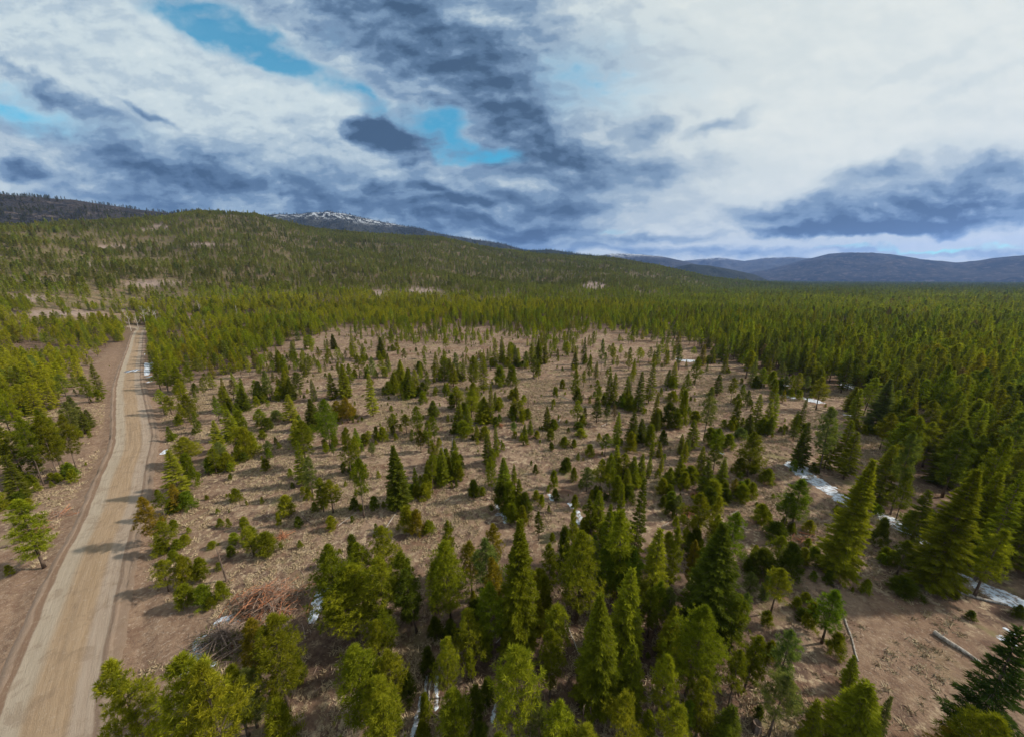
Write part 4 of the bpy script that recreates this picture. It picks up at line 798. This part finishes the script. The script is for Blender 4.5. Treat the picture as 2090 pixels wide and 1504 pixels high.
if BUSH_FAR:
    P_ = np.array([(t[2], t[3], t[4]-.05) for t in BUSH_FAR]); v_ = np.array([t[1] for t in BUSH_FAR])
    rb = np.array([SPEC['bush'][t[1]][1] for t in BUSH_FAR])
    instancer('conifer_scrub', P_, np.array([(0, 0, random.random()*6) for _ in BUSH_FAR]), np.array([(t[6]/b, t[6]/b, t[5]/3) for t, b in zip(BUSH_FAR, rb)]), np.array([(*t[7], 1) for t in BUSH_FAR]), v_, [LOWSRC['bush', i, 1] for i in range(4)])
print('TREES', len(TREES), 'forest', len(rest), 'scrub', len(BUSH_FAR))

# ---------------------------------------------------------------- dry grass and forest litter
def tuft_mesh(n, h, w, spread, seed, m):
    r = np.random.default_rng(seed); c_ = np.zeros((n, 3)); c_[:, :2] = r.normal(0, spread, (n, 2)); d = unit(np.stack([r.normal(0, .8, n), r.normal(0, .8, n), r.uniform(.35, 1, n)], -1))
    V, Fq, _ = tris_mesh('', c_, d, h*(.6+.6*r.random(n)), np.full(n, w), np.zeros(n), None); return mk_mesh('grass_tuft', V, Fq, [m])
gt = [tuft_mesh(26, .42, .10, .20, s, M_STRAW) for s in (1, 2, 3)]
tw = []
for s in (5, 6, 7):
    r = np.random.default_rng(s); b_ = MB()
    for _ in range(5):
        c_ = r.normal(0, .45, 3); c_[2] = .06; a = r.uniform(0, 6.28); L = r.uniform(.25, .9); dv = np.array([math.cos(a), math.sin(a), r.uniform(-.05, .2)])*L
        b_.tube([c_-dv/2, c_+dv/2], [.025, .012], 3)
    tw.append(b_.mesh('twigs', M_DRY))
n = 80000; rr_ = np.sqrt(rng.uniform(22**2, 210**2, n)); aa_ = rng.uniform(-1.05, 1.05, n); X_ = rr_*np.sin(aa_); Y_ = rr_*np.cos(aa_); Z_ = height(X_, Y_); px, py, c_ = project(X_, Y_, Z_)
rdv = np.abs(road_d(X_, Y_)); cl = fbm(X_/14, Y_/14, 3)
ok = (px > -80) & (px < 2170) & (py < 1640) & (rdv > 7) & (rng.random(n) < np.clip((cl-.36)*3.4, .04, 1)) & ~((np.abs(px-1850) < 190) & (np.abs(py-1330) < 110) & (rng.random(n) < .6)) & ~((np.abs(px-340) < 90) & (np.abs(py-1290) < 60))
X_, Y_, Z_ = X_[ok], Y_[ok], Z_[ok]; k = len(X_); s_ = rng.uniform(.7, 1.7, k); isw = rng.random(k) < .22
instancer('dry_grass', np.stack([X_, Y_, Z_-.02], -1), np.stack([np.zeros(k), np.zeros(k), rng.uniform(0, 6.28, k)], -1), np.stack([s_, s_, s_*rng.uniform(.6, 1.2, k)], -1), np.ones((k, 4)), np.where(isw, 3+rng.integers(0, 3, k), rng.integers(0, 3, k)), gt+tw)

# ---------------------------------------------------------------- logs, poles, stumps, snags
def hz(x, y): return float(height(x, y))
def log_(ax, ay, bx, by, r0, r1, m, name, label, cat_='log', stubs=0, sag=0, lift=0., group=None):
    A = np.array(ground(ax, ay)); B = np.array(ground(bx, by)); n = 7; b_ = MB(); pts = []
    c0 = (A+B)/2; cz = hz(*c0)
    for i in range(n):
        t = i/(n-1); p_ = A*(1-t)+B*t+np.array([math.sin(t*9+ax)*.08, math.cos(t*7)*.08])*min(1, r0*4); pts.append((p_[0]-c0[0], p_[1]-c0[1], hz(*p_)-cz+(r0*(1-t)+r1*t)*.75+lift*t))
    b_.tube(pts, [r0+(r1-r0)*i/(n-1)+random.uniform(-.06, .06)*r0 for i in range(n)], 9 if r0 > .15 else 6)
    o = link(name, b_.mesh(name, m, False), None, (c0[0], c0[1], cz)); tag(o, label, cat_, group)
    for k in range(stubs):
        t = random.uniform(.25, .95); i = int(t*(n-1)); q_ = np.array(pts[i]); d = np.array([random.uniform(-1, 1), random.uniform(-1, 1), random.uniform(.3, 1)]); d /= np.linalg.norm(d)
        s = MB(); s.tube([q_, q_+d*random.uniform(.4, 1.0)], [r0*.22, r0*.08], 4); link('branch_stub', s.mesh('branch_stub', m), o)
    return o
GP = 'fallen poles on the open ground'
log_(1906, 1293, 2002, 1354, .34, .20, M_PALE, 'fallen_log', 'thick silver-grey log lying alone on the grassy bare patch', stubs=5)
log_(1725, 1264, 1752, 1350, .13, .10, M_PALE, 'fallen_pole', 'long thin pale pole on the edge of the grassy bare patch', 'pole', group=GP)
log_(1960, 1211, 2056, 1236, .24, .16, M_PALE, 'fallen_log', 'long pale log lying below the snow strip behind the bare patch', stubs=2)
log_(1632, 1087, 1662, 1092, .16, .12, M_RUST, 'fallen_log', 'rusty brown log on the shaded soil behind the round pine')
log_(690, 1073, 728, 1045, .10, .06, M_PALE, 'fallen_pole', 'pale pole leaning off the foot of the slim pine above the brush pile', 'pole', group=GP)
log_(788, 1077, 822, 1025, .12, .07, M_PALE, 'fallen_pole', 'pale pole fallen from the dark fir foot towards the lower stand', 'pole', group=GP)
log_(1000, 1296, 1028, 1271, .12, .08, M_PALE, 'fallen_pole', 'bleached pole lying in the shade beside the tall central fir', 'pole', lift=.5, group=GP)
log_(1158, 1276, 1181, 1344, .10, .06, M_PALE, 'fallen_pole', 'slanting thin grey pole in the dark middle of the lower stand', 'pole', lift=.8, group=GP)
log_(1012, 1312, 1024, 1300, .09, .06, M_PALE, 'fallen_pole', 'short grey pole just below the bleached pole in the shade', 'pole', group=GP)
log_(909, 1023, 923, 1012, .09, .06, M_PALE, 'fallen_pole', 'short pale pole on the open ground above the lower pines', 'pole', group=GP)
log_(1083, 1036, 1105, 1046, .14, .10, M_BARK, 'fallen_log', 'dark straight log on open ground beside the snowy thicket')
log_(1352, 1073, 1366, 1066, .10, .07, M_PALE, 'fallen_pole', 'small white pole before the orange slash heaps', 'pole', group=GP)
log_(1378, 1077, 1404, 1076, .12, .09, M_DRY, 'fallen_log', 'brown log lying level below the orange slash heap')
log_(1490, 1050, 1506, 1042, .10, .06, M_PALE, 'fallen_pole', 'pale stick-like pole beside the bright pine top in the open', 'pole', group=GP)
log_(874, 1432, 879, 1386, .14, .10, M_PALE, 'fallen_pole', 'grey pole lying along the thin snow streaks in the lower stand', 'pole', group=GP)
log_(618, 1053, 638, 1071, .14, .10, M_BARK, 'fallen_log', 'charred dark log near the yellow-green clump of young pines', stubs=2)
log_(1136, 806, 1166, 817, .16, .10, M_PALE, 'fallen_log', 'pale log with branches far out in the open clearing', stubs=3)
log_(1084, 828, 1103, 828, .16, .12, M_DRY, 'fallen_log', 'brown log lying crosswise in the middle of the clearing')
log_(1009, 773, 1024, 787, .22, .12, M_PALE, 'fallen_log', 'grey branchy log beside the dense thicket in the clearing', stubs=4)
log_(1140, 862, 1143, 856, .22, .2, M_PALE, 'fallen_log', 'short white log chunk standing out on the open clearing')
log_(1228, 870, 1239, 864, .16, .12, M_PALE, 'fallen_log', 'short pale log near the slim dark pine in the open clearing')
log_(628, 741, 640, 739, .2, .15, M_PALE, 'fallen_log', 'white log at the near side of the far clearing')
log_(1268, 1250, 1290, 1262, .12, .08, M_DRY, 'fallen_pole', 'brown pole half hidden under the lower stand', 'pole', group=GP)
log_(70, 1182, 32, 1196, .14, .08, M_DRY, 'fallen_pole', 'dry pole on the pale slash beyond the gravel road', 'pole', group=GP)
log_(5, 1118, 40, 1108, .25, .18, M_BARK, 'fallen_log', 'dark log under the leaning pine beyond the gravel road')
def stump(px, py, r, h, label):
    x, y = ground(px, py); b_ = MB(); n = 10; ring = []
    V = [];
    for k in range(n):
        a = 2*math.pi*k/n; f_ = 1+.25*math.sin(3*a+px); V.append((r*1.35*f_*math.cos(a), r*1.35*f_*math.sin(a), -.15))
    for k in range(n):
        a = 2*math.pi*k/n; V.append((r*math.cos(a), r*math.sin(a), h*(.75+.35*random.random())))
    V.append((0, 0, h*.7)); Fc = [(k, (k+1) % n, n+(k+1) % n, n+k) for k in range(n)]+[(n+k, n+(k+1) % n, 2*n) for k in range(n)]
    tag(link('stump', mk_mesh('stump', V, Fc, [M_BARK]), None, (x, y, hz(x, y))), label, 'stump')
stump(1614, 1083, .55, 2.2, 'tall broken stump at the foot of the round bright pine')
stump(1542, 1490, .4, 1.2, 'short dark stump on reddish soil beside the lower dark fir')
stump(1704, 1196, .5, .5, 'low dark stump at the corner of the grassy bare patch')
stump(1520, 952, .5, .6, 'low blackened stump at the foot of the wide lone pine')
def snag(px, py, ty, label, m=M_PALE, lean=0.):
    x, y = ground(px, py); z = hz(x, y); v = (752-ty)/F; h = y*(v*math.cos(PIT)-math.sin(PIT))/(math.cos(PIT)+v*math.sin(PIT))+CH-z
    b_ = MB(); b_.tube([(0, 0, -.1), (lean*h*.5, .05, h*.5), (lean*h, .1, h)], [.020*h+.03, .014*h+.02, .02], 6)
    o = tag(link('dead_tree', None, None, (x, y, z)), label, 'dead tree'); link('trunk', b_.mesh('trunk', m), o)
    t = MB()
    for k in range(14):
        q_ = random.uniform(.25, .95); a = random.random()*6.28; L = h*.10*(1.1-q_)+.25; s = np.array([lean*h*q_, .05, h*q_]); t.tube([s, s+np.array([math.cos(a)*L, math.sin(a)*L, random.uniform(-.2, .3)*L])], [.03, .008], 3)
    link('branches', t.mesh('branches', m), o)
snag(463, 1185, 1110, 'thin burnt pole leaning on open soil between road and brush pile', M_BARK, -.06)
snag(907, 968, 893, 'grey bare snag rising from the thicket in the middle clearing')
snag(1203, 1480, 1422, 'short pale snag in the darkest gap of the lower stand', M_DRY)
snag(1187, 1505, 1440, 'dark twiggy snag beside the short pale snag', M_BARK)
snag(926, 960, 885, 'second grey snag just behind the thicket snag')
snag(1078, 830, 800, 'small dead pole standing in the open clearing', M_BARK)
snag(1300, 830, 770, 'dead grey pole before the tall fir clump in the clearing')

# bare broadleaf trees where the road leaves the clearing
def bare_tree(px, py, ty, label, seed):
    x, y = ground(px, py); z = hz(x, y); v = (752-ty)/F; h = y*(v*math.cos(PIT)-math.sin(PIT))/(math.cos(PIT)+v*math.sin(PIT))+CH-z
    r = random.Random(seed); tr = MB(); br = MB()
    tr.tube([(0, 0, -.1), (.1, 0, h*.3), (.2, .1, h*.6), (.25, .1, h*.95)], [.20, .16, .10, .03], 6)
    def grow(p_, d, L, R, lv):
        e = p_+d*L; br.tube([p_, e], [R, R*.5], 3)
        if lv < 2:
            for _ in range(3):
                nd_ = d+np.array([r.uniform(-.7, .7), r.uniform(-.7, .7), r.uniform(-.1, .6)]); nd_ /= np.linalg.norm(nd_); grow(p_+d*L*r.uniform(.4, 1), nd_, L*.6, R*.55, lv+1)
    for k in range(9):
        t = r.uniform(.25, .9); a = k*2.4; d = np.array([math.cos(a)*.7, math.sin(a)*.7, .8]); d /= np.linalg.norm(d); grow(np.array([.2*t, .1*t, h*t]), d, h*.22*(1.2-t), .07, 0)
    o = tag(link('bare_tree', None, None, (x, y, z)), label, 'tree', 'leafless trees at the far end of the road')
    link('trunk', tr.mesh('trunk', M_TWIG), o); link('crown', br.mesh('crown', M_TWIG), o)
for i, (px, py, ty, lab) in enumerate([(268, 676, 634, 'pale leafless tree standing where the road disappears, nearest the road'), (283, 672, 640, 'slim leafless tree directly behind the end of the road'), (300, 672, 622, 'tallest leafless grey tree just past the road end'),
    (312, 668, 624, 'twin leafless tree beside the tallest grey one past the road end'), (322, 666, 630, 'thin leafless tree farthest from the road in the grey group'), (255, 655, 628, 'leafless tree behind the pines before the road end'), (331, 668, 640, 'short leafless tree at the outer end of the grey group'),
    (408, 640, 612, 'lone leafless tree on the lower hillside above the pine stand'), (485, 648, 622, 'greyish leafless tree between dark pines on the lower hillside')]):
    bare_tree(px, py, ty, lab, i)

# brush piles
def brush(px, py, R, H, nst, mats_, label, seed, green=None):
    x, y = ground(px, py); z = hz(x, y); r = random.Random(seed); o = tag(link('brush_pile', None, None, (x, y, z), 0), label, 'brush pile')
    for (m, frac, nm) in mats_:
        b_ = MB()
        for _ in range(int(nst*frac)):
            a = r.random()*6.28; q_ = R*abs(r.gauss(0, .52)); lump = .55+.9*vnoise(np.array(q_*math.cos(a)*.9+40), np.array(q_*math.sin(a)*.9+seed))
            hh = H*max(0, 1-(q_/R)**2)*lump*r.random()**.6; c_ = np.array([q_*math.cos(a)*1.15, q_*math.sin(a)*.8, hh+.06])
            az = r.random()*6.28; L = r.uniform(.7, 2.4) if r.random() < .85 else r.uniform(2.4, 4.6); d = np.array([math.cos(az), math.sin(az), r.uniform(-.4, .55) if q_ < R*.8 else r.uniform(-.03, .05)])*L/2
            mid = c_+np.array([r.uniform(-.15, .15), r.uniform(-.15, .15), r.uniform(-.05, .25)]); w0 = r.uniform(.018, .05)*(1.6 if L > 2.4 else 1)
            b_.tube([c_-d, mid, c_+d], [w0, w0*.8, w0*.3], 4)
        link(nm, b_.mesh(nm, m), o)
    if green:
        cen, dr, sz, wd, vr = [], [], [], [], []
        for _ in range(green[0]):
            a = r.random()*6.28; q_ = R*math.sqrt(r.random()); c_ = np.array([q_*math.cos(a), q_*math.sin(a)*.75, H*max(.05, 1-(q_/R)**2)*r.uniform(.6, 1)+.15]); az = r.random()*6.28; fd = np.array([math.cos(az), math.sin(az), -.15])
            for j in range(16):
                dd = unit(fd+rng.normal(0, .5, 3)); cen.append(c_+fd*j*.09); dr.append(dd); sz.append(.34); wd.append(.06); vr.append(r.random())
        V, Fq, var = tris_mesh('', np.array(cen), np.array(dr), np.array(sz), np.array(wd), np.array(vr), None)
        f_ = link('cut_boughs', mk_mesh('cut_boughs', V, Fq, [M_LEAF], {'leaf': ('FLOAT', 'POINT', var)}), o); f_['tint'] = green[1]
brush(548, 1236, 5.4, 2.4, 900, [(M_RUST, .42, 'rust_branches'), (M_DRY, .38, 'dry_branches'), (M_BARK, .2, 'dark_branches')], 'large rust-brown brush pile of dead branches by the lower pines', 4)
brush(455, 1312, 3.9, 1.6, 550, [(M_DRY, .6, 'dry_branches'), (M_BARK, .4, 'dark_branches')], 'smaller brush pile with green cut boughs between two snow patches', 8, (120, (.12, .13, .045)))
brush(1402, 1046, 1.5, .5, 110, [(M_RUST, 1., 'rust_branches')], 'orange slash heap in the open before the dark double firs', 12)
brush(1424, 1012, 1.5, .4, 80, [(M_RUST, 1., 'rust_branches')], 'smaller orange slash heap behind the other orange heap', 13)
brush(1021, 869, 1.3, .5, 60, [(M_RUST, 1., 'rust_branches')], 'tiny rust heap beside young firs in the middle of the clearing', 14)
brush(577, 1096, .8, .35, 40, [(M_RUST, 1., 'rust_branches')], 'little red slash heap alone on open soil above the large brush pile', 15)
brush(1636, 1104, 1.6, .4, 70, [(M_RUST, .6, 'rust_branches'), (M_DRY, .4, 'dry_branches')], 'low rusty slash heap beside the rusty log', 16)
brush(120, 1050, 2.4, .5, 120, [(M_RUST, .4, 'rust_branches'), (M_DRY, .6, 'dry_branches')], 'flat reddish slash heap on the verge beyond the road', 17)
brush(85, 1082, 2.0, .5, 110, [(M_RUST, .5, 'rust_branches'), (M_DRY, .5, 'dry_branches')], 'red-brown slash heap beside the leaning pine beyond the road', 18)
brush(385, 898, 2.2, .8, 120, [(M_DRY, .5, 'dry_branches'), (M_BARK, .5, 'dark_branches')], 'dark slash heap behind the yellow-green roadside pine', 19)

# snow left in the shade
def snow(pts, width, label, seed, m=M_SNOW, name='snow_patch', cat_='snow patch', th_=.05, step=.8, hole=.5):
    """ragged crust along a line of photo points"""
    width *= .55 if width < 1.9 else .75; step = min(step, width*.9)
    G = np.array([ground(*p_) for p_ in pts]); P_ = G if len(G) > 1 else np.vstack([G, G+[.01, 0]])
    d = np.concatenate([[0], np.cumsum(np.hypot(*np.diff(P_, axis=0).T))]); lo = P_.min(0)-width-1; hi = P_.max(0)+width+1
    xs = np.arange(lo[0], hi[0], step*.35); ys = np.arange(lo[1], hi[1], step*.35); XX, YY = np.meshgrid(xs, ys, indexing='ij')
    best = np.full(XX.shape, 1e9)
    for i in range(len(P_)-1):
        a, b_ = P_[i], P_[i+1]; v_ = b_-a; L2 = (v_**2).sum()+1e-9; t = np.clip(((XX-a[0])*v_[0]+(YY-a[1])*v_[1])/L2, 0, 1); best = np.minimum(best, np.hypot(XX-a[0]-t*v_[0], YY-a[1]-t*v_[1]))
    f_ = 1-best/width+(fbm(XX/(width*1.1)+seed*3.1, YY/(width*1.1), 4)-.5)*3.4*hole
    k = min(1.0, width)
    zz_ = height(XX, YY)+th_*np.clip(f_*2.5, -1.2, 1)+.02
    cell = (np.maximum.reduce([f_[:-1, :-1], f_[1:, :-1], f_[1:, 1:], f_[:-1, 1:]]) > -.05)
    i_ = np.arange(XX.size).reshape(XX.shape); q_ = np.stack([i_[:-1, :-1], i_[1:, :-1], i_[1:, 1:], i_[:-1, 1:]], -1)[cell]
    if len(q_) == 0: return
    used_ = np.unique(q_); rm = np.full(XX.size, -1); rm[used_] = np.arange(len(used_)); V = np.stack([XX, YY, zz_], -1).reshape(-1, 3)[used_]; c0 = V.mean(0)
    tag(link(name, mk_mesh(name, V-c0, rm[q_], [m], smooth_=True), None, tuple(c0)), label, cat_)
snow([(428, 1302), (446, 1286), (456, 1278)], 2.2, 'white snow patch between bare soil and the green brush pile', 1)
snow([(384, 1364), (396, 1340), (402, 1330)], 1.6, 'dirty snow strip below the green brush pile behind the big pines', 2)
snow([(428, 1362), (436, 1355)], .5, 'little snow remnant under the green brush pile', 3)
snow([(640, 1262), (648, 1236), (650, 1228)], 1.3, 'snow sliver beside the lower pine next to the brush pile', 4)
snow([(648, 1212), (672, 1196)], .8, 'snow hidden under the branches of the first lower pine', 5)
snow([(1618, 950), (1645, 968), (1680, 990), (1700, 1005), (1738, 1030)], 2.6, 'long crusty snow strip along the dark forest edge', 6, hole=.45)
snow([(1796, 1052), (1830, 1068), (1862, 1088), (1884, 1102)], 2.2, 'snow strip between the two huge firs at the forest edge', 7, hole=.4)
snow([(1978, 1186), (2010, 1202), (2050, 1218), (2096, 1240)], 2.0, 'snow strip at the foot of the forest behind the pale log', 8, hole=.35)
snow([(2045, 1302), (2062, 1310)], .8, 'small snow patch near the near-black fir', 9)
snow([(2055, 1285), (2066, 1291)], .6, 'tiny snow patch above the one by the near-black fir', 10)
snow([(1012, 1028), (1018, 1038)], .6, 'thin snow scrap at the thicket, upper one', 11, hole=.7)
snow([(1014, 1049), (1026, 1048), (1032, 1062)], .8, 'branching snow scrap under the thicket', 12, hole=.7)
snow([(1122, 1010), (1127, 1020)], .7, 'snow scrap beside a round young conifer in the open', 13, hole=.6)
snow([(1164, 1028), (1168, 1034)], .8, 'snow scrap at the upper edge of the middle stand', 14, hole=.6)
snow([(1178, 1045), (1184, 1056), (1178, 1066)], 1.0, 'snow scrap behind the slim pine top of the middle stand', 15, hole=.6)
snow([(862, 1424), (856, 1445), (850, 1470), (842, 1500)], .45, 'long thin snow streak down the lower stand', 16, hole=.5)
snow([(892, 1375), (890, 1400), (892, 1430), (890, 1445)], .35, 'short thin snow streak beside the grey pole', 17, hole=.5)
snow([(868, 1408), (870, 1382)], .3, 'narrow snow streak next to the grey pole in the lower stand', 18, hole=.5)
snow([(1004, 1470), (1010, 1440)], .35, 'faint snow streak below the bright broad pine', 19, hole=.6)
snow([(1388, 734), (1400, 737), (1414, 736)], 3.2, 'curved snow patch before the far dense firs', 20)
snow([(1584, 782), (1600, 785)], 2.4, 'snow patch at the edge of the dense forest by round pines', 21)
snow([(1592, 804), (1612, 810)], 2.4, 'snow patch under the round grey-green pines', 22)
snow([(1650, 814), (1664, 820)], 2.6, 'snow patch behind the slim dark fir at the forest edge', 23)
snow([(1724, 783), (1740, 792)], 3.0, 'snow patch in the far gap of the right forest'.replace('right ', 'dense '), 24)
snow([(1726, 846), (1734, 848)], 1.2, 'small snow patch on the ground by the leaning forest pine', 25)
snow([(1460, 919), (1474, 924)], 1.0, 'thin snow scrap under the bushes by the lone pine', 26)
snow([(1606, 1008), (1614, 1020)], .8, 'snow scrap behind the round bright pine', 27)
snow([(300, 826), (297, 812), (293, 798), (288, 782), (286, 765), (286, 748), (290, 735), (293, 722)], 1.05, 'thin white snow line along the verge of the road', 28, hole=.22)
snow([(292, 765), (300, 750), (298, 742)], 3.4, 'blue-white snow sheet between the road and the pines', 29, hole=.3)
snow([(302, 770), (308, 768)], 1.3, 'snow scrap beside the road, just below the snow sheet', 30)
snow([(302, 780), (310, 777)], 1.0, 'lowest snow scrap beside the road and the pines', 31)
snow([(333, 925), (338, 918)], .9, 'snow scrap behind the layered roadside fir', 32)
snow([(947, 848), (950, 852)], 1.0, 'snow scrap between two dark firs in the clearing', 33)
snow([(977, 732), (980, 736)], 1.6, 'snow scrap between tall firs in the far clearing', 34)
# puddle with melting slush across the road
G = np.array([ground(256, 760), ground(288, 754)]); n = 26; c0 = G.mean(0); ax = G[1]-G[0]; L = np.hypot(*ax)/2; u0 = ax/np.hypot(*ax); v0 = np.array([-u0[1], u0[0]])
V = [(*(u0*0+0), .0)]+[tuple((u0*math.cos(2*math.pi*k/n)*L+v0*math.sin(2*math.pi*k/n)*2.6)*(1+.25*math.sin(5*k)))+(.0,) for k in range(n)]
tag(link('puddle', mk_mesh('puddle', V, [(0, 1+k, 1+(k+1) % n) for k in range(n)], [M_WATER]), None, (c0[0], c0[1], .165)), 'shallow puddle spread across the gravel road', 'puddle')
for i, (a, b_) in enumerate(((262, 760), (267, 758), (272, 757), (276, 758), (280, 756))):
    x, y = ground(a, b_); W_ = .55; n = 9
    V = [(0, 0, .12)]+[(W_*math.cos(6.283*k/n)*(1+.2*math.sin(3*k+i)), 1.9*math.sin(6.283*k/n), -.05) for k in range(n)]
    o = link('slush_ridge', mk_mesh('slush_ridge', V, [(0, 1+k, 1+(k+1) % n) for k in range(n)], [M_SNOW], smooth_=True), None, (x, y, .18), .5)
    tag(o, ['first', 'second', 'third', 'fourth', 'fifth'][i]+' bright slush ridge in the puddle, counted across the road from the outer verge', 'slush', 'slush ridges in the road puddle')

# ---------------------------------------------------------------- air
HZ = NB('haze_air'); HZ.n.clear(); pv = HZ.new('ShaderNodeVolumePrincipled'); pv.inputs['Color'].default_value = (.26, .46, 1.0, 1); pv.inputs['Density'].default_value = 3.3e-5; pv.inputs['Anisotropy'].default_value = .2
ho = HZ.new('ShaderNodeOutputMaterial'); HZ.l.new(pv.outputs[0], ho.inputs['Volume'])
USE_HAZE = True
if USE_HAZE:
    a, t, b_ = 17500, 1450, -120
    V = [(-a, -a, b_), (a, -a, b_), (a, a, b_), (-a, a, b_), (-a, -a, t), (a, -a, t), (a, a, t), (-a, a, t)]
    tag(link('haze', mk_mesh('haze', V, [(0, 3, 2, 1), (4, 5, 6, 7), (0, 1, 5, 4), (1, 2, 6, 5), (2, 3, 7, 6), (3, 0, 4, 7)], [HZ.m])), kind='stuff')
